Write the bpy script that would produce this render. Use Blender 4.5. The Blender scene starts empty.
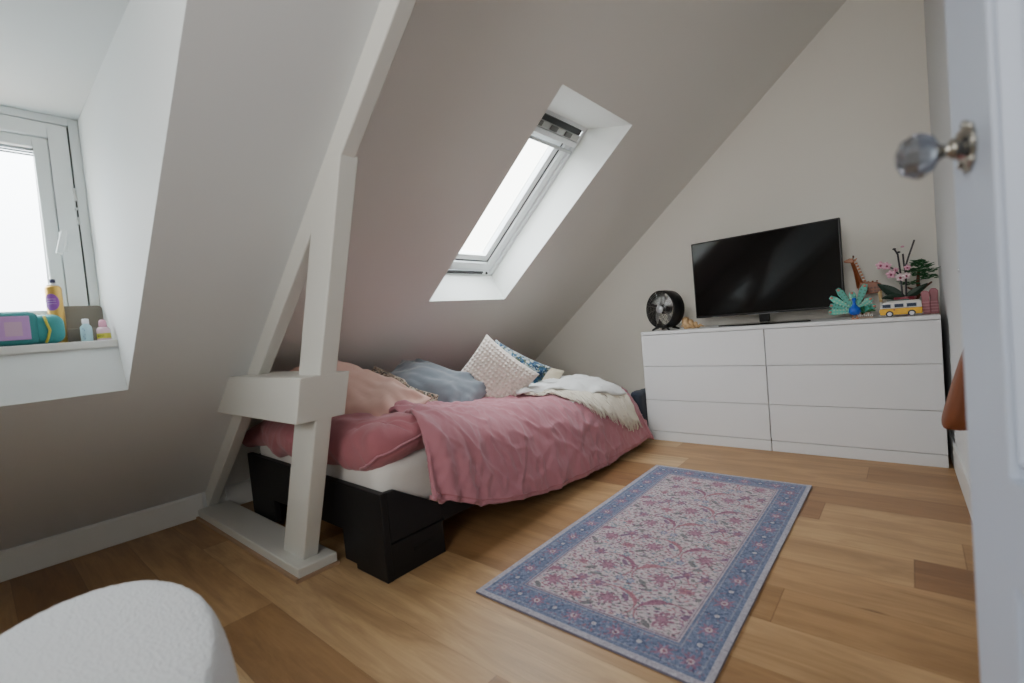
import bpy, bmesh, math, random
import numpy as np
from math import sin, cos, pi, sqrt, radians, atan2
from mathutils import Vector, Matrix, noise
random.seed(7)
rng = np.random.default_rng(11)
scene = bpy.context.scene
COL = scene.collection

# ------------------------------------------------------------------ helpers
def srgb(r, g, b):
    f = lambda c: (c/255/12.92) if c/255 <= .04045 else ((c/255+.055)/1.055)**2.4
    return (f(r), f(g), f(b), 1)

def mat(name, col, rough=.6, metal=0, bump=None, sheen=0, spec=.5, noise_col=None, coat=0, trans=0, ior=1.45):
    """bump=(scale,strength,distance) ; noise_col=(scale,amount)"""
    m = bpy.data.materials.new(name); m.use_nodes = True
    nt = m.node_tree; b = nt.nodes['Principled BSDF']
    b.inputs['Base Color'].default_value = col
    b.inputs['Roughness'].default_value = rough
    b.inputs['Metallic'].default_value = metal
    b.inputs['Specular IOR Level'].default_value = spec
    b.inputs['Sheen Weight'].default_value = sheen
    b.inputs['Coat Weight'].default_value = coat
    b.inputs['Transmission Weight'].default_value = trans
    b.inputs['IOR'].default_value = ior
    tc = nt.nodes.new('ShaderNodeTexCoord')
    if noise_col:
        n = nt.nodes.new('ShaderNodeTexNoise'); n.inputs['Scale'].default_value = noise_col[0]
        n.inputs['Detail'].default_value = 4
        nt.links.new(tc.outputs['Object'], n.inputs['Vector'])
        r = nt.nodes.new('ShaderNodeMapRange')
        r.inputs['From Min'].default_value = .3; r.inputs['From Max'].default_value = .7
        r.inputs['To Min'].default_value = 1-noise_col[1]; r.inputs['To Max'].default_value = 1+noise_col[1]
        nt.links.new(n.outputs['Fac'], r.inputs['Value'])
        mx = nt.nodes.new('ShaderNodeVectorMath'); mx.operation = 'SCALE'
        mx.inputs[0].default_value = col[:3]
        nt.links.new(r.outputs['Result'], mx.inputs['Scale'])
        nt.links.new(mx.outputs['Vector'], b.inputs['Base Color'])
    if bump:
        n = nt.nodes.new('ShaderNodeTexNoise'); n.inputs['Scale'].default_value = bump[0]
        n.inputs['Detail'].default_value = 3
        nt.links.new(tc.outputs['Object'], n.inputs['Vector'])
        bp = nt.nodes.new('ShaderNodeBump'); bp.inputs['Strength'].default_value = bump[1]
        bp.inputs['Distance'].default_value = bump[2]
        nt.links.new(n.outputs['Fac'], bp.inputs['Height'])
        nt.links.new(bp.outputs['Normal'], b.inputs['Normal'])
    return m

class MB:
    def __init__(s): s.v = []; s.f = []
    def add(s, vs, fs):
        o = len(s.v); s.v += [tuple(map(float, v)) for v in vs]; s.f += [tuple(i+o for i in f) for f in fs]; return s
    def box(s, x0, x1, y0, y1, z0, z1, M=None):
        vs = [Vector((x, y, z)) for z in (z0, z1) for y in (y0, y1) for x in (x0, x1)]
        if M is not None: vs = [M @ v for v in vs]
        return s.add(vs, [(0,2,3,1),(4,5,7,6),(0,1,5,4),(2,6,7,3),(0,4,6,2),(1,3,7,5)])
    def prism(s, poly, lo, hi, axis='y'):
        n = len(poly)
        def P(p, t):
            return {'y': (p[0], t, p[1]), 'x': (t, p[0], p[1]), 'z': (p[0], p[1], t)}[axis]
        vs = [P(p, lo) for p in poly] + [P(p, hi) for p in poly]
        fs = [tuple(range(n)), tuple(range(2*n-1, n-1, -1))] + [(i, i+n, (i+1) % n+n, (i+1) % n) for i in range(n)]
        return s.add(vs, fs)
    def quad(s, *p): return s.add(p, [tuple(range(len(p)))])
    def tube(s, path, r, seg=8, caps=True):
        path = [Vector(p) for p in path]; n = len(path)
        rs = r if isinstance(r, (list, tuple)) else [r]*n
        vs = []; up = Vector((0,0,1)); prev = None
        for i, p in enumerate(path):
            t = (path[min(i+1,n-1)]-path[max(i-1,0)]).normalized()
            if prev is None:
                a = t.cross(up if abs(t.z) < .9 else Vector((1,0,0))).normalized()
            else:
                a = (prev - t*prev.dot(t)).normalized()
            prev = a; b = t.cross(a)
            for k in range(seg):
                q = 2*pi*k/seg; vs.append(p+(a*cos(q)+b*sin(q))*rs[i])
        fs = [(i*seg+k, i*seg+(k+1) % seg, (i+1)*seg+(k+1) % seg, (i+1)*seg+k) for i in range(n-1) for k in range(seg)]
        if caps: fs += [tuple(range(seg-1,-1,-1)), tuple((n-1)*seg+k for k in range(seg))]
        return s.add(vs, fs)
    def lathe(s, prof, c=(0,0,0), seg=24, M=None, squash=1):
        vs = []
        for r, z in prof:
            for k in range(seg):
                q = 2*pi*k/seg; v = Vector((r*cos(q), r*sin(q)*squash, z))
                if M is not None: v = M @ v
                vs.append(v+Vector(c))
        n = len(prof)
        fs = [(i*seg+k, i*seg+(k+1) % seg, (i+1)*seg+(k+1) % seg, (i+1)*seg+k) for i in range(n-1) for k in range(seg)]
        fs += [tuple(range(seg-1,-1,-1)), tuple((n-1)*seg+k for k in range(seg))]
        return s.add(vs, fs)
    def ball(s, c, r, seg=10, M=None):
        rx, ry, rz = r if isinstance(r, (tuple, list)) else (r, r, r)
        vs = []; fs = []
        n = seg//2+1
        for i in range(n+1):
            a = pi*i/n
            for k in range(seg):
                q = 2*pi*k/seg
                v = Vector((rx*sin(a)*cos(q), ry*sin(a)*sin(q), rz*cos(a)))
                if M is not None: v = M @ v
                vs.append(v+Vector(c))
        for i in range(n):
            for k in range(seg): fs.append((i*seg+k, (i+1)*seg+k, (i+1)*seg+(k+1) % seg, i*seg+(k+1) % seg))
        return s.add(vs, fs)
    def build(s, name, m, parent=None, smooth=False, bevel=0, seg=2, subsurf=0, solid=0):
        off = Vector(parent_world(parent)) if parent else Vector((0,0,0))
        me = bpy.data.meshes.new(name)
        me.from_pydata([Vector(v)-off for v in s.v], [], s.f)
        bm = bmesh.new(); bm.from_mesh(me)
        bmesh.ops.remove_doubles(bm, verts=bm.verts, dist=1e-6)
        if len(bm.faces) > 1: bmesh.ops.recalc_face_normals(bm, faces=bm.faces)
        bm.to_mesh(me); bm.free()
        if smooth:
            for p in me.polygons: p.use_smooth = True
        o = bpy.data.objects.new(name, me); COL.objects.link(o)
        if m: me.materials.append(m)
        if parent: o.parent = parent
        if solid:
            q = o.modifiers.new('Solidify', 'SOLIDIFY'); q.thickness = solid; q.offset = -1
        if bevel:
            q = o.modifiers.new('Bevel', 'BEVEL'); q.width = bevel; q.segments = seg; q.limit_method = 'ANGLE'; q.angle_limit = radians(40)
        if subsurf:
            q = o.modifiers.new('Subdivision', 'SUBSURF'); q.levels = subsurf; q.render_levels = subsurf
        return o

def parent_world(p):
    v = Vector((0,0,0))
    while p is not None:
        v += p.location; p = p.parent
    return v

def thing(name, label, cat, loc=(0,0,0), group=None):
    o = bpy.data.objects.new(name, None); COL.objects.link(o); o.location = loc
    o.empty_display_size = .1
    o['label'] = label; o['category'] = cat
    if group: o['group'] = group
    return o
def tag(o, label, cat, group=None):
    o['label'] = label; o['category'] = cat
    if group: o['group'] = group
    return o
def struct(o): o['kind'] = 'structure'; return o

# ------------------------------------------------------------------ materials
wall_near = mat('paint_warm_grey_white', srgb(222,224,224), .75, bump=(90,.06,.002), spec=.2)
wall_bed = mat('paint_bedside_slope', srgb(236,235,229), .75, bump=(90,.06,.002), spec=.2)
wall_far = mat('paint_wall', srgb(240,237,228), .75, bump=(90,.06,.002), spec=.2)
white_trim = mat('white_satin_paint', srgb(226,226,222), .38, bump=(14,.05,.003), spec=.4)
truss_mat = mat('white_painted_timber', srgb(214,213,206), .45, bump=(16,.12,.004), spec=.35)
upvc = mat('white_window_frame', srgb(236,240,240), .3, spec=.5)
gasket = mat('grey_gasket', srgb(120,122,118), .6)
black_plastic = mat('black_plastic', srgb(16,16,17), .35)
chrome = mat('brushed_steel', srgb(190,190,188), .25, 1)
dresser_white = mat('dresser_white', srgb(226,227,228), .35, spec=.45, bump=(40,.02,.001))
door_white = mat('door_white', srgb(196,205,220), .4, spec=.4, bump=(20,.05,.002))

def floor_material():
    m = bpy.data.materials.new('oak_plank_floor'); m.use_nodes = True
    nt = m.node_tree; N = nt.nodes; L = nt.links; b = N['Principled BSDF']
    def math_(op, a, c=None, cl=False):
        n = N.new('ShaderNodeMath'); n.operation = op; n.use_clamp = cl
        for i, x in enumerate((a, c)):
            if x is None: continue
            if isinstance(x, (int, float)): n.inputs[i].default_value = x
            else: L.new(x, n.inputs[i])
        return n.outputs[0]
    tc = N.new('ShaderNodeTexCoord'); sp = N.new('ShaderNodeSeparateXYZ'); L.new(tc.outputs['Object'], sp.inputs[0])
    X, Y = sp.outputs[0], sp.outputs[1]
    W, LEN = .2, 1.7
    yy = math_('DIVIDE', math_('SUBTRACT', Y, .04), W); row = math_('FLOOR', yy); fy = math_('SUBTRACT', yy, row)
    wn = N.new('ShaderNodeTexWhiteNoise'); wn.noise_dimensions = '1D'; L.new(math_('ADD', row, 3.7), wn.inputs['W'])
    xx = math_('ADD', math_('DIVIDE', X, LEN), math_('MULTIPLY', wn.outputs['Value'], 5.3)); colm = math_('FLOOR', xx); fx = math_('SUBTRACT', xx, colm)
    wn2 = N.new('ShaderNodeTexWhiteNoise'); wn2.noise_dimensions = '2D'
    cb = N.new('ShaderNodeCombineXYZ'); L.new(row, cb.inputs[0]); L.new(colm, cb.inputs[1]); L.new(cb.outputs[0], wn2.inputs['Vector'])
    pid = wn2.outputs['Value']
    # grain
    cv = N.new('ShaderNodeCombineXYZ'); L.new(math_('ADD', math_('MULTIPLY', X, 1.5), math_('MULTIPLY', pid, 37)), cv.inputs[0])
    L.new(math_('MULTIPLY', Y, 9), cv.inputs[1]); L.new(math_('MULTIPLY', pid, 11), cv.inputs[2])
    g = N.new('ShaderNodeTexNoise'); g.inputs['Scale'].default_value = 1.4; g.inputs['Detail'].default_value = 8; g.inputs['Roughness'].default_value = .62; g.inputs['Distortion'].default_value = .8
    L.new(cv.outputs[0], g.inputs['Vector'])
    cv2 = N.new('ShaderNodeCombineXYZ'); L.new(math_('ADD', math_('MULTIPLY', X, 3), math_('MULTIPLY', pid, 19)), cv2.inputs[0])
    L.new(math_('MULTIPLY', Y, 90), cv2.inputs[1]); L.new(pid, cv2.inputs[2])
    g2 = N.new('ShaderNodeTexNoise'); g2.inputs['Scale'].default_value = 2; g2.inputs['Detail'].default_value = 3; L.new(cv2.outputs[0], g2.inputs['Vector'])
    base = N.new('ShaderNodeValToRGB'); L.new(pid, base.inputs[0]); e = base.color_ramp.elements
    e[0].position = 0; e[0].color = srgb(146,108,74); e[1].position = 1; e[1].color = srgb(198,166,124)
    x1 = base.color_ramp.elements.new(.3); x1.color = srgb(160,124,84)
    x2 = base.color_ramp.elements.new(.6); x2.color = srgb(174,137,96)
    x3 = base.color_ramp.elements.new(.85); x3.color = srgb(184,149,107)
    gr = N.new('ShaderNodeValToRGB'); L.new(g.outputs['Fac'], gr.inputs[0])
    gr.color_ramp.elements[0].position = .33; gr.color_ramp.elements[0].color = (.72,.67,.62,1)
    gr.color_ramp.elements[1].position = .62; gr.color_ramp.elements[1].color = (1.1,1.09,1.08,1)
    g3 = N.new('ShaderNodeValToRGB'); L.new(g2.outputs['Fac'], g3.inputs[0])
    g3.color_ramp.elements[0].position = .35; g3.color_ramp.elements[0].color = (.92,.91,.90,1)
    g3.color_ramp.elements[1].position = .6; g3.color_ramp.elements[1].color = (1,1,1,1)
    def mul(a, c, f=1):
        n = N.new('ShaderNodeMix'); n.data_type = 'RGBA'; n.blend_type = 'MULTIPLY'
        if isinstance(f, (int, float)): n.inputs[0].default_value = f
        else: L.new(f, n.inputs[0])
        L.new(a, n.inputs[6])
        if isinstance(c, tuple): n.inputs[7].default_value = c
        else: L.new(c, n.inputs[7])
        return n.outputs[2]
    c = mul(mul(base.outputs[0], gr.outputs[0]), g3.outputs[0])
    # knots
    kv = N.new('ShaderNodeCombineXYZ'); L.new(math_('ADD', math_('MULTIPLY', X, 1.25), math_('MULTIPLY', pid, 9)), kv.inputs[0]); L.new(math_('MULTIPLY', Y, 2.3), kv.inputs[1]); L.new(math_('MULTIPLY', pid, 3), kv.inputs[2])
    vo = N.new('ShaderNodeTexVoronoi'); vo.inputs['Scale'].default_value = 1.6; L.new(kv.outputs[0], vo.inputs['Vector'])
    kn = N.new('ShaderNodeValToRGB'); L.new(vo.outputs['Distance'], kn.inputs[0])
    kn.color_ramp.elements[0].position = .02; kn.color_ramp.elements[0].color = (1,1,1,1)
    kn.color_ramp.elements[1].position = .095; kn.color_ramp.elements[1].color = (0,0,0,1)
    c = mul(c, (.16,.11,.08,1), kn.outputs[0])
    # seams
    sy = math_('LESS_THAN', math_('MINIMUM', fy, math_('SUBTRACT', 1, fy)), .005)
    sx = math_('LESS_THAN', math_('MINIMUM', fx, math_('SUBTRACT', 1, fx)), .0011)
    seam = math_('MAXIMUM', sy, sx)
    c = mul(c, (.5,.43,.37,1), math_('MULTIPLY', seam, .6))
    L.new(c, b.inputs['Base Color'])
    rr = N.new('ShaderNodeMapRange'); L.new(g.outputs['Fac'], rr.inputs[0]); rr.inputs['To Min'].default_value = .34; rr.inputs['To Max'].default_value = .5
    L.new(rr.outputs[0], b.inputs['Roughness']); b.inputs['Specular IOR Level'].default_value = .4
    bp = N.new('ShaderNodeBump'); bp.inputs['Strength'].default_value = .25; bp.inputs['Distance'].default_value = .002
    h = math_('SUBTRACT', g2.outputs['Fac'], math_('MULTIPLY', seam, 2)); L.new(h, bp.inputs['Height']); L.new(bp.outputs[0], b.inputs['Normal'])
    return m

def glass_material(name='window_glass', refl=.06, tint=(1,1,1,1)):
    m = bpy.data.materials.new(name); m.use_nodes = True
    nt = m.node_tree; N = nt.nodes; L = nt.links; N.clear()
    o = N.new('ShaderNodeOutputMaterial'); t = N.new('ShaderNodeBsdfTransparent'); g = N.new('ShaderNodeBsdfGlossy'); mx = N.new('ShaderNodeMixShader')
    t.inputs[0].default_value = tint; g.inputs['Roughness'].default_value = .02; mx.inputs[0].default_value = refl
    L.new(t.outputs[0], mx.inputs[1]); L.new(g.outputs[0], mx.inputs[2]); L.new(mx.outputs[0], o.inputs[0])
    return m
pane_mat = glass_material()

# ------------------------------------------------------------------ geometry constants
H = .9284
YW = 3.668; XR = .124
zn = lambda x: .134+.837*(x+3.09)        # near (boxed out) slope
zs = lambda x: .6734+.8174*(x+2.712)     # far slope with the skylight
xn = lambda z: (z-.134)/.837-3.09
xs = lambda z: (z-.6734)/.8174-2.712
xw = lambda y: .124+(3.668-y)*.022      # right wall, a touch out of square
CZ = 2.75; YB = -1.55; XN = .62; TR = .812  # ceiling, back wall, recess wall, truss front plane

# ------------------------------------------------------------------ room shell
f = MB(); f.box(-3.75, XN+.1, YB-.1, YW+.1, -.08, 0)
fl = struct(f.build('floor', floor_material()))
m = MB(); m.quad((-3.75,YW,0),(XN,YW,0),(XN,YW,CZ),(-3.75,YW,CZ)); struct(m.build('wall_back', wall_far, solid=0))
# near slope with the dormer opening
DY0, DY1, DZ0, DZ1 = -1.05, .39, .808, 1.94
m = MB()
def near_quad(x0, x1, y0, y1): m.quad((x0,y0,zn(x0)),(x1,y0,zn(x1)),(x1,y1,zn(x1)),(x0,y1,zn(x0)))
xa, xb, xc, xd = -3.09, xn(DZ0), xn(DZ1), xn(CZ)
near_quad(xa, xb, YB, TR+.03); near_quad(xc, xd, YB, TR+.03); near_quad(xb, xc, YB, DY0); near_quad(xb, xc, DY1, TR+.03)
m.quad((xa,YB,0),(xa,TR+.03,0),(xa,TR+.03,.134),(xa,YB,.134))
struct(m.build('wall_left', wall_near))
# far slope with the skylight opening
SY0, SY1, SZ0, SZ1 = 1.819, 2.504, 1.104, 1.965
m = MB()
def far_quad(x0, x1, y0, y1): m.quad((x0,y0,zs(x0)),(x1,y0,zs(x1)),(x1,y1,zs(x1)),(x0,y1,zs(x0)))
xa2, xb2, xc2, xd2 = -3.09, xs(SZ0), xs(SZ1), xs(CZ)
m.quad((xa2,TR+.02,0),(xa2,YW,0),(xa2,YW,zs(xa2)),(xa2,TR+.02,zs(xa2)))
far_quad(xa2, xb2, TR+.02, YW); far_quad(xc2, xd2, TR+.02, YW); far_quad(xb2, xc2, TR+.02, SY0); far_quad(xb2, xc2, SY1, YW)
struct(m.build('wall_left_bedside', wall_bed))
m = MB(); m.quad((xs(CZ)-.15,YB,CZ),(XN,YB,CZ),(XN,YW,CZ),(xs(CZ)-.15,YW,CZ)); struct(m.build('ceiling', wall_far))
m = MB()
m.prism([(xw(YW),YW),(xw(2.22),2.22),(XN+.08,2.22),(XN+.08,YW)], 0, CZ, 'z')
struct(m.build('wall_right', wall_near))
m = MB(); m.quad((XN,.03,0),(XN,2.23,0),(XN,2.23,CZ),(XN,.03,CZ)); struct(m.build('wall_right_recess', wall_far))
m = MB(); m.box(.23, XN+.08, YB, .03, 0, CZ); struct(m.build('wall_right_doorway', wall_far))
m = MB(); m.quad((-3.7,YB,0),(.3,YB,0),(.3,YB,CZ),(-3.7,YB,CZ)); struct(m.build('wall_front', wall_far))
# skirting
def skirting(name, poly, lo, hi, axis): return struct(MB().prism(poly, lo, hi, axis).build(name, white_trim, bevel=.003))
bb = [(0,0),(.014,0),(.014,.122),(.008,.132),(0,.132)]
skirting('baseboard_left', [(-3.09+a, b) for a, b in bb], YB, TR-.02, 'y')
skirting('baseboard_left_bedside', [(-3.09+a, b) for a, b in bb], TR+.1, YW-.01, 'y')
skirting('baseboard_back', [(YW-a, b) for a, b in bb], -3.07, XR, 'x')
struct(MB().prism([(xw(YW)-.009,YW-.01),(xw(2.22)-.009,2.22),(xw(2.22)+.002,2.22),(xw(YW)+.002,YW-.01)], 0, .13, 'z').build('baseboard_right', white_trim, bevel=.003))

# ------------------------------------------------------------------ dormer
m = MB()
m.quad((xb,DY1,DZ0),(xc,DY1,DZ1),(-2.66,DY1,DZ1),(-2.66,DY1,DZ0))
m.quad((xb,DY0,DZ0),(xc,DY0,DZ1),(-2.66,DY0,DZ1),(-2.66,DY0,DZ0))
m.quad((xc,DY0,DZ1),(xc,DY1,DZ1),(-2.66,DY1,DZ1),(-2.66,DY0,DZ1))
m.quad((xb,DY0,DZ0),(xb,DY1,DZ0),(-2.375,DY1,.99),(-2.375,DY0,.99))
struct(m.build('wall_dormer', mat('paint_dormer', srgb(226,230,230), .65, bump=(90,.05,.002), spec=.2)))
struct(MB().box(-2.66, -2.355, DY0, DY1, .977, 1.006).build('trim_sill', white_trim, bevel=.004))
WX = -2.62
w = struct(thing('window_1', '', '', (WX, DY1, 1.006))); del w['label']; del w['category']
def frame_boxes(x0, x1, y0, y1, z0, z1, wd):
    k = MB(); k.box(x0,x1,y0,y0+wd,z0,z1); k.box(x0,x1,y1-wd,y1,z0,z1); k.box(x0,x1,y0+wd,y1-wd,z0,z0+wd); k.box(x0,x1,y0+wd,y1-wd,z1-wd,z1); return k
frame_boxes(WX-.06, WX, DY0, DY1, 1.006, 1.94, .032).build('window_frame', upvc, w, bevel=.003)
frame_boxes(WX-.07, WX-.022, DY0+.027, DY1-.027, 1.033, 1.913, .012).build('seal', gasket, w)
yc = (DY0+DY1)/2
for (a, b_) in ((DY0+.038, yc-.004), (yc+.004, DY1-.038)):
    s_ = frame_boxes(WX-.055, WX+.004, a, b_, 1.044, 1.904, .06).build('sash', upvc, w, bevel=.004)
    frame_boxes(WX-.045, WX-.008, a+.06, b_-.06, 1.104, 1.844, .045).build('sash_bead', upvc, s_, bevel=.006)
    MB().box(WX-.03, WX-.026, a+.1, b_-.1, 1.14, 1.81).build('pane', pane_mat, w)
    k = MB()
    for i in range(4): k.box(WX-.045+.004*i, WX-.035+.004*i, a+.105, b_-.105, 1.774+.009*i, 1.779+.009*i)
    k.box(WX-.05, WX-.025, a+.105, b_-.105, 1.795, 1.81)
    k.build('blind', mat('blind_grey', srgb(150,156,158), .5), w)
hd = MB(); hd.box(WX+.004, WX+.012, .287, .313, 1.385, 1.465).build('handle_plate', upvc, w, bevel=.003)
M = Matrix.Translation((WX+.035, .300, 1.452)) @ Matrix.Rotation(radians(-14), 4, 'X')
k = MB(); k.box(-.03, -.005, -.01, .01, -.012, .012, M); k.box(-.008, .008, -.011, .011, -.085, .014, M)
k.build('handle', upvc, w, bevel=.004)
k = MB(); k.box(WX-.01, WX+.004, .348, .356, 1.60, 1.65); k.box(WX-.01, WX+.006, .346, .357, 1.56, 1.57); k.box(WX-.01, WX+.005, .349, .356, 1.50, 1.53)
k.build('latch', chrome, w)

# ------------------------------------------------------------------ skylight
m = MB()
bx, bz, tx, tz = -2.30, 1.29, -1.42, 2.042
A = (xb2, SZ0); B = (xc2, SZ1)
m.quad((A[0],SY0,A[1]),(A[0],SY1,A[1]),(bx,SY1+.01,bz),(bx,SY0-.01,bz))
m.quad((B[0],SY0,B[1]),(B[0],SY1,B[1]),(tx,SY1+.01,tz),(tx,SY0-.01,tz))
m.quad((A[0],SY1,A[1]),(B[0],SY1,B[1]),(tx,SY1+.01,tz),(bx,SY1+.01,bz))
m.quad((A[0],SY0,A[1]),(B[0],SY0,B[1]),(tx,SY0-.01,tz),(bx,SY0-.01,bz))
struct(m.build('trim_skylight_reveal', mat('paint_reveal', srgb(232,234,230), .6, spec=.2)))
w = struct(thing('window_2', '', '', (bx, SY0, bz))); del w['label']; del w['category']
a_ = Vector((tx-bx, 0, tz-bz)); LN = a_.length; a_.normalize(); n_ = Vector((-a_.z, 0, a_.x)); yv = Vector((0,1,0))
SM = Matrix((( a_.x, 0, n_.x, bx), (0, 1, 0, SY0-.01), (a_.z, 0, n_.z, bz), (0,0,0,1)))  # local: x up-slope, y along Y, z outward
WD = SY1-SY0+.02
def sframe(x0, x1, y0, y1, z0, z1, wd, wx0=None, wx1=None):
    k = MB(); wx0 = wx0 or wd; wx1 = wx1 or wd
    k.box(x0,x1,y0,y0+wd,z0,z1,SM); k.box(x0,x1,y1-wd,y1,z0,z1,SM); k.box(x0,x0+wx0,y0+wd,y1-wd,z0,z1,SM); k.box(x1-wx1,x1,y0+wd,y1-wd,z0,z1,SM); return k
sframe(-.02, LN+.02, -.02, WD+.02, -.002, .09, .045).build('window_frame', upvc, w, bevel=.003)
s_ = sframe(.035, LN-.07, .028, WD-.028, .012, .075, .055, .06, .05).build('sash', upvc, w, bevel=.004)
sframe(.093, LN-.118, .081, WD-.081, .030, .072, .006).build('seal', mat('dark_gasket', srgb(70,72,74), .5), s_)
sframe(.099, LN-.124, .087, WD-.087, .034, .075, .045).build('sash_bead', upvc, s_, bevel=.004)
MB().box(.13, LN-.16, .12, WD-.12, .055, .06, SM).build('pane', pane_mat, w)
MB().box(LN-.052, LN-.02, .03, WD-.05, -.014, .01, SM).build('ventilation_flap', black_plastic, w, bevel=.004)
k = MB()
for i in range(9):
    if i % 2: k.box(LN-.085, LN-.058, .04+i*.07, .10+i*.07, -.016, -.008, SM)
k.build('vent_grille', mat('vent_dark_grey', srgb(84,84,80), .4), w)
MB().box(LN-.09, LN-.053, .03, WD-.03, -.008, .01, SM).build('opening_bar', mat('bar_grey', srgb(186,188,184), .3, .3), w, bevel=.004)
k = MB(); k.box(LN-.128, LN-.093, .03, WD-.015, -.012, .008, SM); k.build('blind_cassette', upvc, w, bevel=.006)
k = MB(); k.box(LN-.17, LN-.152, .03, WD-.01, -.010, .004, SM); k.build('blind_rail', mat('rail_grey_white', srgb(196,200,200), .35), w, bevel=.003)
MB().box(.012, .03, .05, WD-.11, -.006, .004, SM).build('bottom_seal', black_plastic, w)
MB().lathe([(.006,-.008),(.009,0),(.006,.008)], (0,0,0), 12, SM @ Matrix.Translation((.022, WD-.07, -.004))).build('pivot_pin', black_plastic, w)

# ------------------------------------------------------------------ truss
t = thing('timber_truss', 'white painted timber roof truss with leaning post, thick collar block and floor plate', 'truss', (-2.2, .84, 0))
MB().prism([(-2.10,.045),(-1.9185,.045),(-1.3325,1.51),(-1.446,1.51),(-1.508,1.458)], TR, .878).build('post', truss_mat, t, bevel=.005)
MB().prism([(-3.075,.047),(-.30,.034+.837*2.79),(-.30,zs(-.30)+.01),(-3.10,zs(-3.10)+.01),(-3.10,.047)], TR+.002, .866).build('rafter', truss_mat, t, bevel=.005)
zb0, zb1 = .636, .806
pr_ = lambda z: -1.612+.4*(z-.811)
MB().prism([(xn(zb0)-.02,zb0),(pr_(zb0)+.0005,zb0),(pr_(zb1)+.0005,zb1),(xn(zb1)-.02,zb1)], .74, .93).build('collar_block', truss_mat, t, bevel=.004)
MB().prism([(-3.085,.765),(-1.858,.765),(-1.858,.928),(-3.085,.928)], .0, .048, 'z').build('floor_plate', truss_mat, t, bevel=.005)
k = MB(); k.box(-3.08,-1.848,.752,.765,0,.012); k.box(-1.858,-1.846,.752,.93,0,.012); k.build('floor_bead', mat('oak_bead', srgb(170,140,112), .5), t)

# ------------------------------------------------------------------ door leaf
E0 = Vector((.0485,.85,0)); ang = radians(9.5)
ux = Vector((sin(ang), -cos(ang), 0)); uz = Vector((-cos(ang), -sin(ang), 0))  # along the leaf to the hinge ; outward (camera side)
DM = Matrix(((ux.x, uz.x, 0, E0.x), (ux.y, uz.y, 0, E0.y), (0,0,1,0), (0,0,0,1)))  # local x: to hinge, y: outward, z up
d = struct(thing('door_1', '', '', (E0.x, E0.y, 0))); del d['label']; del d['category']
k = MB(); T0, T1 = -.038, 0; DW = .78; DH = 2.03
for (a, b_, c, e) in ((0,.138,.01,DH),(DW-.138,DW,.01,DH),(.138,DW-.138,.01,.20),(.138,DW-.138,.597,.715),(.138,DW-.138,1.86,DH)):
    k.box(a, b_, T0, T1, c, e, DM)
k.box(.12, DW-.12, -.036, -.0245, .15, 1.9, DM)
k.build('door_leaf', door_white, d)
def moulding(x0, x1, z0, z1):
    k = MB()
    steps = [(0,0),(.003,-.018),(.013,-.020),(.016,-.006),(.024,-.001),(.030,-.016),(.038,-.024),(.055,-.024)]
    for (i0, h0), (i1, h1) in zip(steps[:-1], steps[1:]):
        P = lambda i, h: [DM @ Vector(v) for v in ((x0+i,h,z0+i),(x1-i,h,z0+i),(x1-i,h,z1-i),(x0+i,h,z1-i))]
        A_, B_ = P(i0,h0), P(i1,h1)
        for j in range(4): k.quad(A_[j], A_[(j+1)%4], B_[(j+1)%4], B_[j])
    i = .085
    A_ = [DM @ Vector(v) for v in ((x0+.055,-.024,z0+.055),(x1-.055,-.024,z0+.055),(x1-.055,-.024,z1-.055),(x0+.055,-.024,z1-.055))]
    B_ = [DM @ Vector(v) for v in ((x0+i,-.008,z0+i),(x1-i,-.008,z0+i),(x1-i,-.008,z1-i),(x0+i,-.008,z1-i))]
    for j in range(4): k.quad(A_[j], A_[(j+1)%4], B_[(j+1)%4], B_[j])
    k.quad(*B_)
    return k
moulding(.138, DW-.138, .715, 1.86).build('panel_moulding', door_white, d)
moulding(.138, DW-.138, .20, .597).build('panel_moulding', door_white, d)
KM = DM @ Matrix.Translation((.066, 0, 1.088)) @ Matrix.Rotation(radians(-90), 4, 'X')   # lathe axis z -> outward
steel = mat('polished_nickel', srgb(178,174,164), .16, 1)
kr = MB(); kr.lathe([(.027,0),(.028,.003),(.024,.006),(.018,.007),(.013,.012),(.011,.014)], seg=32, M=KM)
for q in range(8):
    v = KM @ Vector((.026*cos(q*pi/4), .026*sin(q*pi/4), .003)); kr.ball(v, .0045)
kr.build('rose', steel, d, smooth=True)
MB().lathe([(.011,.012),(.012,.016),(.008,.018),(.008,.026),(.010,.026),(.011,.028),(.012,.030)], seg=24, M=KM).build('spindle', steel, d, smooth=True)
kn = MB()
prof = [(.012,.028),(.021,.033),(.0275,.044),(.0275,.050),(.021,.062),(.009,.068)]
kn.lathe(prof, seg=12, M=KM)
kn.build('knob', mat('cut_crystal', srgb(168,172,180), .03, .35, trans=.9, ior=1.6), d)
MB().lathe([(.010,.029),(.016,.032),(.016,.034),(.008,.0345)], seg=20, M=KM).build('knob_backing', steel, d, smooth=True)

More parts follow.
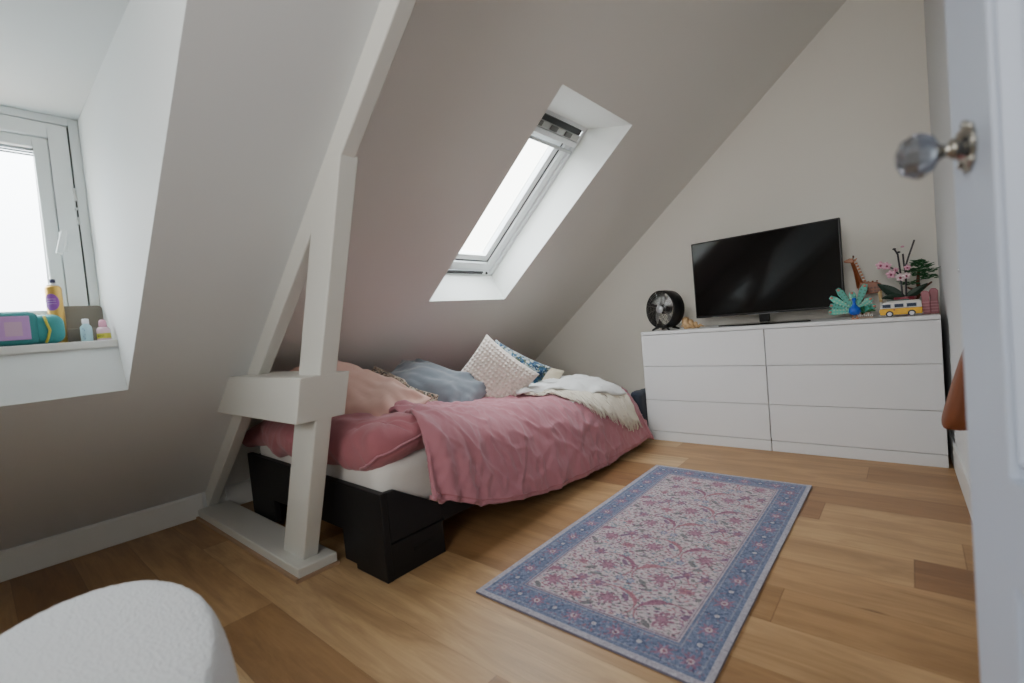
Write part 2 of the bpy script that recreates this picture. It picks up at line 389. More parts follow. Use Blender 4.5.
# ------------------------------------------------------------------ dresser
XL, XRt, DYF, DYB, DH_ = -1.493, .107, 3.168, 3.648, .78
dr = thing('dresser', 'wide low white dresser with six flat drawer fronts', 'dresser', ((XL+XRt)/2, 3.4, 0))
k = MB(); k.box(XL, XL+.02, DYF+.018, DYB, 0, .757); k.box(XRt-.02, XRt, DYF+.018, DYB, 0, .757); k.box(XL+.02, XRt-.02, DYB-.01, DYB, .06, .757)
k.box(XL+.02, XRt-.02, DYF+.03, DYF+.05, .075, .757)
k.build('carcass', dresser_white, dr, bevel=.0015)
MB().box(XL, XRt, DYF, DYB, .758, DH_).build('top', dresser_white, dr, bevel=.002)
xm = (XL+XRt)/2
for (z0, z1) in ((.5335,.7545),(.2925,.5305),(.068,.2895)):
    for (a, b_) in ((XL+.001, xm-.003), (xm+.003, XRt-.001)):
        MB().box(a, b_, DYF, DYF+.018, z0, z1).build('drawer', dresser_white, dr, bevel=.0015)
for (a, b_) in ((XL+.001, xm-.0025), (xm+.0025, XRt-.001)):
    MB().box(a, b_, DYF+.001, DYF+.018, 0, .064).build('plinth', dresser_white, dr, bevel=.0015)

# ------------------------------------------------------------------ television
TC = Vector((-.733, 3.37, .78)); ta = radians(-2.5)
tv = thing('television', 'black flat screen television on low stand, turned slightly on white dresser', 'television', tuple(TC))
TM = Matrix.Translation(TC) @ Matrix.Rotation(ta, 4, 'Z')
TM0 = TM
MB().box(-.437,.437, .004,.03, .066,.592, TM).build('casing', black_plastic, tv, bevel=.004)
MB().box(-.30,.30, .028,.055, .12,.42, TM).build('rear_housing', black_plastic, tv, bevel=.01)
MB().box(-.428,.428, .0015,.005, .080,.584, TM).build('screen', mat('screen_glass', srgb(7,7,8), .09, spec=.55), tv)
MB().box(-.09,.09, .0005,.005, .064,.068, TM).build('badge_strip', mat('silver_strip', srgb(140,140,142), .3, .6), tv)
MB().box(-.03,.03, .012,.034, .012,.075, TM).build('neck', black_plastic, tv, bevel=.004)
k = MB()
poly = [(-.27,-.05),(-.26,-.075),(-.1,-.11),(.1,-.11),(.26,-.075),(.27,-.05),(.24,.06),(-.24,.06)]
vs = [TM @ Vector((x,y,z)) for z in (0,.009) for x,y in poly]
k.add(vs, [tuple(range(7,-1,-1)), tuple(range(8,16))]+[(i,(i+1)%8,(i+1)%8+8,i+8) for i in range(8)])
k.build('stand_base', mat('gloss_black', srgb(14,14,15), .12), tv, bevel=.002)

# ------------------------------------------------------------------ fan
FC = Vector((-1.368, 3.33, .78)); R = .136
fan = thing('desk_fan', 'small round black drum fan with chrome grille and metal blades', 'fan', tuple(FC))
fdir = Vector((-.36,-.93,.05)).normalized()
zax = fdir; xax = Vector((0,0,1)).cross(zax).normalized(); yax = zax.cross(xax)
ctr = FC+Vector((0,0,R+.016))
FM = Matrix(((xax.x,yax.x,zax.x,ctr.x),(xax.y,yax.y,zax.y,ctr.y),(xax.z,yax.z,zax.z,ctr.z),(0,0,0,1)))
fanblack = mat('fan_black', srgb(20,21,22), .45)
k = MB(); seg = 48
prof = [(R-.006,.055),(R,.05),(R+.002,.0),(R,-.05),(R-.006,-.055),(R-.012,-.05),(R-.01,0),(R-.012,.05)]
vs = []
for r_, z_ in prof:
    for j in range(seg): q = 2*pi*j/seg; vs.append(FM @ Vector((r_*cos(q), r_*sin(q), z_)))
n = len(prof)
k.add(vs, [(i*seg+j, ((i+1)%n)*seg+j, ((i+1)%n)*seg+(j+1)%seg, i*seg+(j+1)%seg) for i in range(n) for j in range(seg)])
k.build('drum', fanblack, fan, smooth=True)
MB().lathe([(.034,-.04),(.034,.02),(.02,.026)], seg=24, M=FM).build('motor', fanblack, fan, smooth=True)
blade_m = mat('blade_metal', srgb(186,186,184), .35, .6)
for b_ in range(4):
    k = MB(); q0 = b_*pi/2+.5; g = []
    for i in range(7):
        for j in range(6):
            r_ = .025+(R-.045)*i/6; w_ = (.30+.55*sin(pi*min(1,i/5.0)*.6))*(j/5-.5)
            q = q0+w_*1.15+.15*i/6; g.append(FM @ Vector((r_*cos(q), r_*sin(q), .0+.05*(j/5-.5))))
    k.add(g, [(i*6+j, i*6+j+1, (i+1)*6+j+1, (i+1)*6+j) for i in range(6) for j in range(5)])
    k.build('blade', blade_m, fan, smooth=True, solid=.002)
k = MB()
for rr_ in (.045,.06,.075,.09,.105,.118):
    pts = [FM @ Vector((rr_*cos(2*pi*i/40), rr_*sin(2*pi*i/40), .054-.0*rr_)) for i in range(41)]; k.tube(pts, .0008, 5, False)
for i in range(12):
    q = 2*pi*i/12; k.tube([FM @ Vector((.028*cos(q), .028*sin(q), .056)), FM @ Vector(((R-.004)*cos(q+.25), (R-.004)*sin(q+.25), .053))], .0011, 5)
gr = k.build('front_grille', chrome, fan)
MB().lathe([(.030,.050),(.031,.056),(.028,.060),(.004,.062)], seg=28, M=FM).build('hub_cap', mat('hub_silver', srgb(196,197,200), .3, .5), gr, smooth=True)
k = MB()
for rr_ in (.05,.075,.1):
    pts = [FM @ Vector((rr_*cos(2*pi*i/40), rr_*sin(2*pi*i/40), -.053)) for i in range(41)]; k.tube(pts, .001, 5, False)
for i in range(16):
    q = 2*pi*i/16; k.tube([FM @ Vector((0,0,-.053)), FM @ Vector(((R-.004)*cos(q), (R-.004)*sin(q), -.053))], .0011, 5)
k.build('rear_grille', fanblack, fan)
for sx in (-1, 1):
    for sz in (-1, 1):
        p0_ = FM @ Vector((sx*.035, -R+.004, sz*.035)); p1 = FM @ Vector((sx*.078, -R-.01, sz*.05)); p1.z = FC.z+.005
        MB().tube([p0_, (p0_+p1)/2+Vector((0,0,.003)), p1, p1+Vector((0,0,-.005))], [.009,.008,.007,.008], 8).build('foot', fanblack, fan, smooth=True)

# ------------------------------------------------------------------ sea shell
SC = Vector((-1.195, 3.34, .78))
k = MB(); path = []; rad = []
for i in range(90):
    u = i/89; q = u*pi*8; rr_ = .030*(1-u)**1.1
    path.append(SC+Vector((-.04+.135*u, rr_*cos(q)*.9, .034-.022*u+rr_*sin(q)))); rad.append(.034*(1-u)**.9*.75+.0015)
k.tube(path, rad, 10)
k.tube([SC+Vector((-.055,-.02,.02)), SC+Vector((-.03,-.03,.03)), SC+Vector((0,-.035,.025)), SC+Vector((.025,-.03,.012))], [.006,.018,.014,.004], 10)
for i in range(5): k.ball(SC+Vector((-.035+.018*i,-.006,.063-.009*i)), (.006,.006,.011), 8)
tag(k.build('sea_shell', mat('shell_tan', srgb(196,160,116), .5, noise_col=(60,.25)), smooth=True), 'tan spiral sea shell lying between black fan and television', 'shell')

# ------------------------------------------------------------------ soft furnishings
def fabric(name, col, rough=.85, sc=400, st=.15, nc=None, sheen=.25):
    return mat(name, col, rough, bump=(sc, st, .002), sheen=sheen, spec=.15, noise_col=nc)
pink = fabric('dusty_pink_cotton', srgb(178,120,130), sc=30, st=.25, nc=(3,.06))
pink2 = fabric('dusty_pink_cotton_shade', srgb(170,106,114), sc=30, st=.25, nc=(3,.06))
pink_light = fabric('pale_pink_cotton', srgb(236,196,182), sc=25, st=.2, nc=(4,.06))
sheet_m = fabric('white_cotton_sheet', srgb(222,218,212), sc=20, st=.2)
bed_black = mat('black_painted_wood', srgb(22,22,24), .5, bump=(25,.12,.004), spec=.4)

def fbm(x, y, z=0, s=1): return noise.fractal(Vector((x*s, y*s, z)), 1.0, 2.0, 3)

# mattress + bed frame
bed = thing('single_bed', 'low black wooden bed under the sloping wall, notched corner legs', 'bed', (-2.15, 1.97, 0))
XB0, XB1, YB0, YB1 = -2.78, -1.525, .945, 3.03
def leg_block(xa_, xb_, ya, yb_): return MB().box(xa_, xb_, ya, yb_, 0, .14)
# head and foot panels with the cut-out underneath
endp = [(XB0,.355),(XB0+.005,.05),(XB0+.02,.0),(XB0+.20,.0),(XB0+.20,.03),(XB0+.29,.03),(XB0+.29,.145),(XB1-.30,.145),(XB1-.30,.02),(XB1-.215,.02),(XB1-.215,.0),(XB1,.0),(XB1,.338)]
for (a, b_) in ((YB0, YB0+.03), (YB1-.03, YB1)):
    MB().prism(endp, a, b_).build('end_panel', bed_black, bed, bevel=.004)
sidep_near = [(YB0+.03,.142),(YB0+.29,.142),(YB0+.29,.205),(YB0+.07,.336),(YB0+.03,.338)]
for xs_ in (XB1, XB0+.025):
    MB().prism(sidep_near, xs_-.025, xs_, 'x').build('corner_cheek', bed_black, bed, bevel=.003)
    MB().prism([(YB0+YB1-a, b_) for a, b_ in sidep_near], xs_-.025, xs_, 'x').build('corner_cheek', bed_black, bed, bevel=.003)
    for (ya, yb_) in ((YB0+.03, YB0+.288), (YB1-.288, YB1-.03)):
        lg = MB().box(xs_-.027, xs_-.003, ya, yb_, 0, .136).build('leg', bed_black, bed, bevel=.003)
        MB().box(xs_-.003, xs_+.002, ya+.10, yb_-.065, .07, .088).build('grip_slot', mat('slot_black', srgb(8,8,9), .6), lg, bevel=.002)
    MB().box(xs_-.024, xs_-.002, YB0+.29, YB1-.29, .13, .205).build('side_rail', bed_black, bed, bevel=.003)
k = MB()
for i in range(12): k.box(XB0+.03, XB1-.03, YB0+.1+i*.165, YB0+.17+i*.165, .19, .21)
k.build('slats', mat('slat_wood', srgb(180,150,110), .6), bed)
# mattress (soft box)
def softbox(x0,x1,y0,y1,z0,z1,r,nx,ny,nz,amp=0,seed=0,fn=None):
    bm = bmesh.new()
    k = MB(); idx = {}
    cx,cy,cz = (x0+x1)/2,(y0+y1)/2,(z0+z1)/2; hx,hy,hz = (x1-x0)/2,(y1-y0)/2,(z1-z0)/2
    def P(i,j,l):
        key = (i,j,l)
        if key in idx: return idx[key]
        p = Vector((x0+(x1-x0)*i/nx, y0+(y1-y0)*j/ny, z0+(z1-z0)*l/nz))
        q = Vector((max(-hx+r,min(hx-r,p.x-cx)), max(-hy+r,min(hy-r,p.y-cy)), max(-hz+r,min(hz-r,p.z-cz))))
        dv = (p-Vector((cx,cy,cz)))-q
        if dv.length > 1e-6: p = Vector((cx,cy,cz))+q+dv.normalized()*r
        if fn: p = fn(p)
        if amp: p = p+Vector((0,0,1))*amp*fbm(p.x,p.y,p.z+seed,5)+Vector((1,1,0))*amp*.6*fbm(p.x+3,p.y,p.z*2+seed,6)
        idx[key] = len(k.v); k.v.append(tuple(p)); return idx[key]
    for i in range(nx):
        for j in range(ny):
            for l in (0,nz): k.f.append((P(i,j,l),P(i+1,j,l),P(i+1,j+1,l),P(i,j+1,l)))
    for i in range(nx):
        for l in range(nz):
            for j in (0,ny): k.f.append((P(i,j,l),P(i+1,j,l),P(i+1,j,l+1),P(i,j,l+1)))
    for j in range(ny):
        for l in range(nz):
            for i in (0,nx): k.f.append((P(i,j,l),P(i,j+1,l),P(i,j+1,l+1),P(i,j,l+1)))
    return k
mt = softbox(-2.745,-1.562,.98,3.0,.212,.43,.05,30,40,8,.012,3).build('mattress', sheet_m, None, smooth=True)
tag(mt, 'mattress in a white fitted sheet lying in the black bed frame', 'mattress')

# duvet draped over the bed
def lerp_tab(t, tab):
    if t <= tab[0][0]: return tab[0][1]
    for (a, va), (b, vb) in zip(tab[:-1], tab[1:]):
        if t <= b:
            u = (t-a)/(b-a); u = u*u*(3-2*u) if len(tab) < 3 else u
            return va+(vb-va)*u
    return tab[-1][1]
ztab = [(1.0,.612),(1.28,.598),(1.48,.548),(1.8,.505),(2.2,.478),(2.7,.458),(3.0,.44),(3.06,.40)]
htab = [(1.0,.33),(1.12,.285),(1.22,.235),(1.35,.175),(1.5,.130),(1.8,.072),(2.1,.050),(2.4,.04),(2.8,.045),(3.1,.06)]
def section(Y):
    zt = lerp_tab(Y, ztab); hz = lerp_tab(Y, htab)
    o_ = .035*max(0, min(1, (1.5-Y)/.25))
    pts = [(-2.72,zt-.06),(-2.60,zt-.01),(-2.3,zt+.01),(-2.0,zt+.005),(-1.78+o_,zt-.004),(-1.66+o_,zt-.018),(-1.575+o_,zt-.055),(-1.51+o_*.8,zt-.12),(-1.465+o_*.3,zt-.21)]
    pts += [(-1.43,(zt-.21)*.45+hz*.55),(-1.415,hz+.02),(-1.42,hz)]
    return pts
def curve_at(pts, s):
    L = [0]
    for a, b in zip(pts[:-1], pts[1:]): L.append(L[-1]+math.hypot(b[0]-a[0], b[1]-a[1]))
    t = s*L[-1]
    for i in range(len(pts)-1):
        if t <= L[i+1]+1e-9:
            u = (t-L[i])/max(1e-9, L[i+1]-L[i])
            p0_, p1_, p2_, p3_ = pts[max(i-1,0)], pts[i], pts[i+1], pts[min(i+2,len(pts)-1)]
            cr = lambda a,b,c,d: .5*((2*b)+(-a+c)*u+(2*a-5*b+4*c-d)*u*u+(-a+3*b-3*c+d)*u**3)
            return cr(p0_[0],p1_[0],p2_[0],p3_[0]), cr(p0_[1],p1_[1],p2_[1],p3_[1])
    return pts[-1]
def duvet_pt(s, Y, lift=0, wr=1):
    x, z = curve_at(section(Y), s)
    e = 1e-2
    x2, z2 = curve_at(section(Y), min(1,s+e)); x1_, z1_ = curve_at(section(Y), max(0,s-e))
    tx_, tz_ = x2-x1_, z2-z1_; l = math.hypot(tx_, tz_) or 1
    nx_, nz_ = -tz_/l, tx_/l
    if nz_ < -0.3: nx_, nz_ = -nx_, -nz_
    # wrinkles: broad noise, diagonal ridges, vertical folds near the near edge
    q = .012*fbm(x*1.0+z*.7, Y, 1, 5)+.006*fbm(Y, x+z, 4, 14)
    rid = 1-abs(noise.noise(Vector((x*3+Y*5+z*2, Y*4-z*5, 2.2))))*3.2
    q += .012*max(0,rid-.5)*(.4+.6*min(1,max(0,(s-.3)*2)))
    rid2 = 1-abs(noise.noise(Vector((x*4-Y*7, Y*6+z*7, 7.7))))*4
    q += .010*max(0,rid2-.45)
    rid3 = 1-abs(noise.noise(Vector((x*14+Y*9, Y*16-z*15, 3.1))))*3
    q += .003*max(0,rid3-.3)
    th_ = atan2(Y-1.16, (s-.50)*1.5+.001); rr_ = math.hypot(Y-1.16, (s-.50)*1.5)
    q += .016*sin(11*th_+3*noise.noise(Vector((x*2,Y*2,z*2))))*math.exp(-rr_*2.2)*min(1,rr_*5)
    for (ax_, ay_, az_, w_, amp_) in ((4,9,3,.10,.013),(9,-5,6,.09,.010),(3,6,-8,.10,.011),(14,17,9,.14,.006),(-12,15,13,.14,.006)):
        nv = abs(noise.noise(Vector((x*ax_*.5+az_*.37, Y*ay_*.5, z*az_*.6))))
        if nv < w_: q += .72*amp_*(1-nv/w_)**1.5*(.35+.65*max(0,min(1,.5+1.6*noise.noise(Vector((x*2.5,Y*2.5,z*2.5+ax_))))))
    sw = sin((s*9-Y*4.2)+2*noise.noise(Vector((Y*1.5,s*2,8))))
    q += .006*max(0,sw)**2
    nearf = max(0, 1-(Y-1.12)/.35)
    q += nearf*.014*sin((Y*62)+x*3+1.5*noise.noise(Vector((x*3,z*3,5))))*min(1,max(.15,(s-.35)*2.2))
    q += .010*sin(Y*9+z*4)*max(0,s-.72)*2
    q *= wr
    return Vector((x+nx_*(q+lift), Y, z+nz_*(q+lift)))
NS, NY = 150, 240
k = MB()
for j in range(NY+1):
    v = j/NY
    for i in range(NS+1):
        s = i/NS
        # the near boundary runs diagonally over the bed then drops
        y0 = 1.47-.23*min(1,s/.60)-.14*max(0,(s-.62)/.38)+.012*sin(s*22)
        y1 = 3.055+.012*sin(s*20)
        Y = y0+(y1-y0)*v
        p = duvet_pt(s, Y)
        if v < .035: p += Vector((0,0,-.012*(1-v/.035)))
        if v > .97: p += Vector((0,-.01,-.03*((v-.97)/.03)))
        k.v.append(tuple(p))
for j in range(NY):
    for i in range(NS): a = j*(NS+1)+i; k.f.append((a,a+1,a+NS+2,a+NS+1))
du = k.build('duvet', pink, None, smooth=True, solid=.016)
tag(du, 'rumpled dusty pink duvet spread over the bed and hanging down its side', 'duvet')
# hem seam of the duvet
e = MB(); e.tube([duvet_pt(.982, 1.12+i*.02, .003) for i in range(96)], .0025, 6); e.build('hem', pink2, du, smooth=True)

# folded-back end of the duvet
def fold_fn(p):
    u = (p.x+2.22)/.70
    # belly toward the foot end, droop over the end board, lift at the long side
    p = p.copy()
    edge = max(0, 1-(p.y-.93)/.16)
    right = max(0, (p.x+1.80)/.28)
    left = max(0, (-2.55-p.x)/.3)
    t_ = max(0, min(1, (p.z-.385)/.213))
    p.z += (1-t_)*(.03*right*right+.012*sin(p.x*16)*edge + .045*max(0,(p.y-1.05)/.2)*min(1,right)) - t_*(.11*left+.06*max(0,right-.45)**1.5)
    p.y += .03*sin(p.x*7+1)*edge
    for (ax_, ay_, w_, amp_) in ((5,11,.11,.016),(9,-6,.10,.012),(13,15,.13,.007)):
        nv = abs(noise.noise(Vector((p.x*ax_*.5, p.y*ay_*.5, p.z*3+ax_))))
        if nv < w_: p.z -= amp_*(1-nv/w_)*t_*(1-.5*edge); p.y -= .5*amp_*(1-nv/w_)*edge
    return p
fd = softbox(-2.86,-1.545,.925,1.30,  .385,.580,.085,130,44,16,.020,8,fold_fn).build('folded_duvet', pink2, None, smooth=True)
tag(fd, 'dusty pink quilt folded back in a thick roll across the near bed end', 'quilt')
from mathutils.bvhtree import BVHTree
bvt = BVHTree.FromPolygons([v.co.copy() for v in fd.data.vertices], [tuple(p.vertices) for p in fd.data.polygons])
k = MB(); pts = []
ctrl = [(-1.53,1.27,.52),(-1.53,1.16,.505),(-1.53,1.065,.492),(-1.54,.96,.462),(-1.60,.93,.42),(-1.68,.92,.385)]
for a, b_ in zip(ctrl[:-1], ctrl[1:]):
    for q in range(6):
        p = Vector(a).lerp(Vector(b_), q/6); h = bvt.find_nearest(p); pts.append(h[0]+h[1]*.002)
k.tube(pts, .0055, 6); k.build('piping', pink, fd, smooth=True)

def pillow(name, c, U, V, hw, hh, T, m, seed=0, n=44, wr=.012, pinch=.10, sag=0, disp=None, parent=None, pw=.5, rnd=0):
    c = Vector(c); U = Vector(U).normalized(); V = Vector(V); V = (V-U*V.dot(U)).normalized(); W = U.cross(V)
    k = MB()
    def P(u, v, side):
        e_ = max(0.0,(1-abs(u)**2.6)*(1-abs(v)**2.6))
        t = T*e_**pw
        x = u*hw*(1-pinch*(1-v*v)*abs(u)**1.5*0.6-pinch*.25*abs(v)*0)
        y = v*hh*(1-pinch*(1-u*u)*abs(v)**1.5*0.6)
        x *= sqrt(1-rnd*v*v/2); y *= sqrt(1-rnd*u*u/2)
        q = wr*fbm(u*hw, v*hh, seed+side*3, 7)*min(1,e_*4)
        # radial folds from the corners
        for (cu,cv) in ((1,1),(1,-1),(-1,1),(-1,-1)):
            du_, dv_ = u-cu, v-cv; r_ = math.hypot(du_, dv_)
            if r_ < 1.1: q += wr*.55*sin(9*atan2(dv_,du_)+seed+cu)*(1.1-r_)*min(1,e_*5)*min(1,r_*3)
        if disp: q += disp(u, v)*min(1,e_*6)
        p = c+U*x+V*y+W*side*(t+q)
        p.z -= sag*(1-e_)*.0
        return p
    for side in (1,-1):
        o = len(k.v)
        for i in range(n+1):
            for j in range(n+1):
                # cluster samples to the rim
                u = sin((i/n-.5)*pi); v = sin((j/n-.5)*pi)
                k.v.append(tuple(P(u,v,side)))
        for i in range(n):
            for j in range(n):
                a = o+i*(n+1)+j; k.f.append((a,a+1,a+n+2,a+n+1) if side > 0 else (a,a+n+1,a+n+2,a+1))
    return k.build(name, m, parent, smooth=True)

tag(pillow('pillow', (-2.13,1.19,.622), (.80,.40,-.38), (-.30,.70,.50), .375, .225, .120, pink_light, 2, wr=.036, pinch=.16, pw=.62, rnd=.20), 'pale pink pillow leaning on the folded quilt behind the truss post', 'pillow')
greym = fabric('grey_blue_velvet', srgb(116,124,132), sc=40, st=.15, sheen=.6)
tag(pillow('cushion', (-2.20,1.78,.572), (.86,.36,-.28), (-.38,.75,.42), .345, .225, .115, greym, 5, wr=.030, pinch=.2, pw=.62, rnd=.1), 'plain grey-blue velvet cushion slumped on the bed beside floral cushion', 'cushion')

def pattern_mat(name, cols, scale, rough=.85, kind='voronoi'):
    m = bpy.data.materials.new(name); m.use_nodes = True; nt = m.node_tree; N = nt.nodes; L = nt.links; b = N['Principled BSDF']
    b.inputs['Roughness'].default_value = rough; b.inputs['Specular IOR Level'].default_value = .15; b.inputs['Sheen Weight'].default_value = .2
    tc = N.new('ShaderNodeTexCoord'); nz = N.new('ShaderNodeTexNoise'); nz.inputs['Scale'].default_value = scale*.6; nz.inputs['Detail'].default_value = 3
    L.new(tc.outputs['Object'], nz.inputs['Vector'])
    mx = N.new('ShaderNodeMix'); mx.data_type = 'VECTOR'; mx.inputs[0].default_value = .06
    L.new(tc.outputs['Object'], mx.inputs[4]); L.new(nz.outputs['Color'], mx.inputs[5])
    v = N.new('ShaderNodeTexVoronoi'); v.inputs['Scale'].default_value = scale; L.new(mx.outputs[1], v.inputs['Vector'])
    sp = N.new('ShaderNodeSeparateColor'); L.new(v.outputs['Color'], sp.inputs[0])
    r = N.new('ShaderNodeValToRGB'); r.color_ramp.interpolation = 'CONSTANT'; el = r.color_ramp.elements
    el[0].position = 0; el[0].color = cols[0]; el[1].position = 1/len(cols); el[1].color = cols[1]
    for i in range(2, len(cols)): q = el.new(i/len(cols)); q.color = cols[i]
    L.new(sp.outputs[0], r.inputs[0]); L.new(r.outputs[0], b.inputs['Base Color'])
    bp = N.new('ShaderNodeBump'); bp.inputs['Strength'].default_value = .5; bp.inputs['Distance'].default_value = .004; L.new(v.outputs['Distance'], bp.inputs['Height']); L.new(bp.outputs[0], b.inputs['Normal'])
    return m
floral = pattern_mat('brown_floral_fabric', [srgb(96,84,76), srgb(176,160,140), srgb(120,96,80), srgb(200,188,168), srgb(88,92,84), srgb(160,136,116)], 75)
bluefl = pattern_mat('blue_floral_fabric', [srgb(44,78,108), srgb(34,60,90), srgb(158,170,172), srgb(60,98,124), srgb(86,96,78), srgb(178,182,176), srgb(150,160,160)], 62)
tag(pillow('cushion', (-2.22,1.56,.575), (.90,.32,-.42), (-.25,.55,.45), .28, .13, .05, floral, 9, wr=.012, pinch=.2), 'small brown and cream floral cushion tucked between pillow and grey-blue cushion', 'cushion')
def waffle(u, v): return (.0065)*(sin(u*52)*.5+.5)*(sin(v*52)*.5+.5)*2-.003
knit = fabric('cream_knit', srgb(222,212,202), sc=160, st=.4)
tag(pillow('cushion', (-1.97,2.08,.590), (.60,.42,-.66), (.30,.42,.86), .205, .205, .07, knit, 3, n=120, wr=.006, pinch=.12, disp=waffle), 'cream waffle-knit cushion standing on its corner against blue floral cushion', 'cushion')
tag(pillow('cushion', (-1.98,2.27,.595), (.72,.42,-.50), (.10,.42,.85), .205, .165, .06, bluefl, 6, wr=.010, pinch=.15), 'blue and white floral cushion behind the cream knitted cushion', 'cushion')
tag(pillow('cushion', (-2.05,2.52,.520), (.85,.40,-.25), (-.30,.5,.5), .22, .16, .06, fabric('cream_linen', srgb(206,194,170), sc=60, st=.2), 13, wr=.01), 'beige linen cushion half hidden under white throw at the wall end', 'cushion')

# white throw with fringe
throw_m = fabric('white_wool', srgb(226,226,224), sc=120, st=.5)
fringe_m = fabric('cream_wool_fringe', srgb(222,214,198), sc=200, st=.3)
def s_hi(Y): return lerp_tab(Y, [(2.12,.585),(2.2,.605),(2.28,.625),(2.4,.67),(2.6,.735),(2.8,.78),(2.95,.79),(3.0,.79)])
def s_lo(Y): return lerp_tab(Y, [(2.12,.565),(2.18,.50),(2.25,.43),(2.35,.36),(2.6,.25),(3.0,.18)])
k = MB(); n1, n2 = 60, 60
for j in range(n2+1):
    Y = 2.13+(2.90-2.13)*j/n2
    for i in range(n1+1):
        s = s_lo(Y)+(s_hi(Y)-s_lo(Y))*i/n1
        u = min(i, n1-i, j*2, (n2-j)*2)/6
        lift = .016+.016*min(1,u)+.010*fbm(s*3, Y, 9, 6)+.022*abs(noise.noise(Vector((s*16,Y*7,1))))
        k.v.append(tuple(duvet_pt(s, Y+.01*sin(s*40), lift)))
for j in range(n2):
    for i in range(n1): a = j*(n1+1)+i; k.f.append((a,a+1,a+n1+2,a+n1+1))
th = k.build('throw_blanket', throw_m, None, smooth=True, solid=.012)
tag(th, 'white woollen throw with long cream fringe on the far end of the bed', 'throw')
k = MB()
for i in range(330):
    u = i/329; Y = 2.16+(2.895-2.16)*u + random.uniform(-.004,.004)
    sh = s_hi(Y)
    ln = lerp_tab(Y, [(2.06,.02),(2.25,.05),(2.42,.125),(2.8,.15),(2.99,.14)])*random.uniform(.75,1.1)
    dY = random.uniform(-.02,.03); pts = []; rs = []
    for q in range(6):
        w_ = q/5; yy = min(2.93, Y+dY*w_+.004*sin(q*2+i))
        pts.append(duvet_pt(min(.985,sh-.012+w_*ln*1.02), yy, .022-.008*w_+random.uniform(-.003,.005))); rs.append(.0042*(1-.5*w_)*random.uniform(.8,1.2))
    k.tube(pts, rs, 5)
fr = k.build('fringe', fringe_m, th, smooth=True); fr['kind'] = 'stuff'

# dark bundle between bed and dresser
bd = softbox(-1.585,-1.505,3.10,3.30,.0,.36,.03,10,16,20,.02,4)
tag(bd.build('fabric_bundle', fabric('navy_fabric', srgb(52,58,70), sc=40, st=.4), None, smooth=True), 'small dark navy bundle wedged between bed end and white dresser', 'bundle')

# ------------------------------------------------------------------ leather bag
k = MB(); bc = Vector((.12, 2.33, .0)); XB_ = xw(2.35)
prof = [(.400,.075,.045),(.403,.084,.060),(.42,.088,.07),(.46,.080,.075),(.52,.064,.07),(.59,.045,.06),(.66,.026,.045),(.71,.010,.03),(.73,.004,.012)]
n = 20
for z_, rx_, ry_ in prof:
    for j in range(n):
        q = 2*pi*j/n; sx_ = math.copysign(abs(cos(q))**.6, cos(q)); sy_ = math.copysign(abs(sin(q))**.7, sin(q))
        k.v.append((XB_-.003-rx_*.5+sx_*rx_*.5, bc.y+sy_*ry_, z_+.004*fbm(sx_,sy_,z_,2)))
for i in range(len(prof)-1):
    for j in range(n): k.f.append((i*n+j, i*n+(j+1)%n, (i+1)*n+(j+1)%n, (i+1)*n+j))
k.f.append(tuple(range(n-1,-1,-1))); k.f.append(tuple((len(prof)-1)*n+j for j in range(n)))
leather = mat('tan_leather', srgb(128,74,46), .5, bump=(120,.2,.002), spec=.4)
bag = thing('leather_bag', 'tan brown leather bag hanging on the wall between dresser and open door', 'bag', (bc.x, bc.y, .385))
k.build('body', leather, bag, smooth=True, subsurf=1)
MB().tube([(XB_-.008,bc.y-.01,.71),(XB_-.009,bc.y-.006,.85),(XB_-.014,bc.y,.968),(XB_-.009,bc.y+.006,.85),(XB_-.008,bc.y+.01,.71)], .004, 6).build('strap', leather, bag, smooth=True)
hk = MB(); hk.tube([(XB_,2.33,.985),(XB_-.010,2.33,.972),(XB_-.018,2.33,.968),(XB_-.021,2.33,.98)], .004, 8); hk.lathe([(.012,0),(.012,.004)], (0,0,0), 16, Matrix.Translation((XB_,2.33,.985)) @ Matrix.Rotation(radians(-90),4,'Y'))
tag(hk.build('wall_hook', chrome, smooth=True), 'small steel hook on the right wall holding the leather bag', 'hook')

# ------------------------------------------------------------------ pouf
pc = Vector((-.972,.040,0)); pa, pb, pth, pz = .420, .226, -.28, .452
prof = []
for i in range(5): prof.append((.93+.07*i/4, .0+.03*i/4))
prof += [(1.0,.1),(1.0,.2),(1.0,.29)]
for i in range(9):
    q = i/8*pi/2; prof.append((1-.16*(1-cos(q)), .30+(pz-.30)*sin(q)))
prof += [(.74,pz+.004),(.5,pz+.008),(.25,pz+.010),(.04,pz+.011)]
# refine profile
pr2 = []
for (a, b_) in zip(prof[:-1], prof[1:]):
    for s_ in range(3): u = s_/3; pr2.append((a[0]+(b_[0]-a[0])*u, a[1]+(b_[1]-a[1])*u))
pr2.append(prof[-1]); n = 220; k = MB()
for r_, z_ in pr2:
    for j in range(n):
        q = 2*pi*j/n; ex, ey = pa*r_*cos(q), pb*r_*sin(q)
        x, y = ex*cos(pth)-ey*sin(pth), ex*sin(pth)+ey*cos(pth)
        dsp = .0016*noise.noise(Vector((x*110,y*110,z_*110)))*min(1,r_*3)
        k.v.append((pc.x+x*(1+dsp/.3), pc.y+y*(1+dsp/.3), max(0,z_+dsp*.8)))
for i in range(len(pr2)-1):
    for j in range(n): k.f.append((i*n+j, i*n+(j+1)%n, (i+1)*n+(j+1)%n, (i+1)*n+j))
k.f.append(tuple(range(n-1,-1,-1))); k.f.append(tuple((len(pr2)-1)*n+j for j in range(n)))
boucle = mat('white_boucle', srgb(222,224,226), .9, bump=(170,.8,.006), sheen=.3, spec=.1)
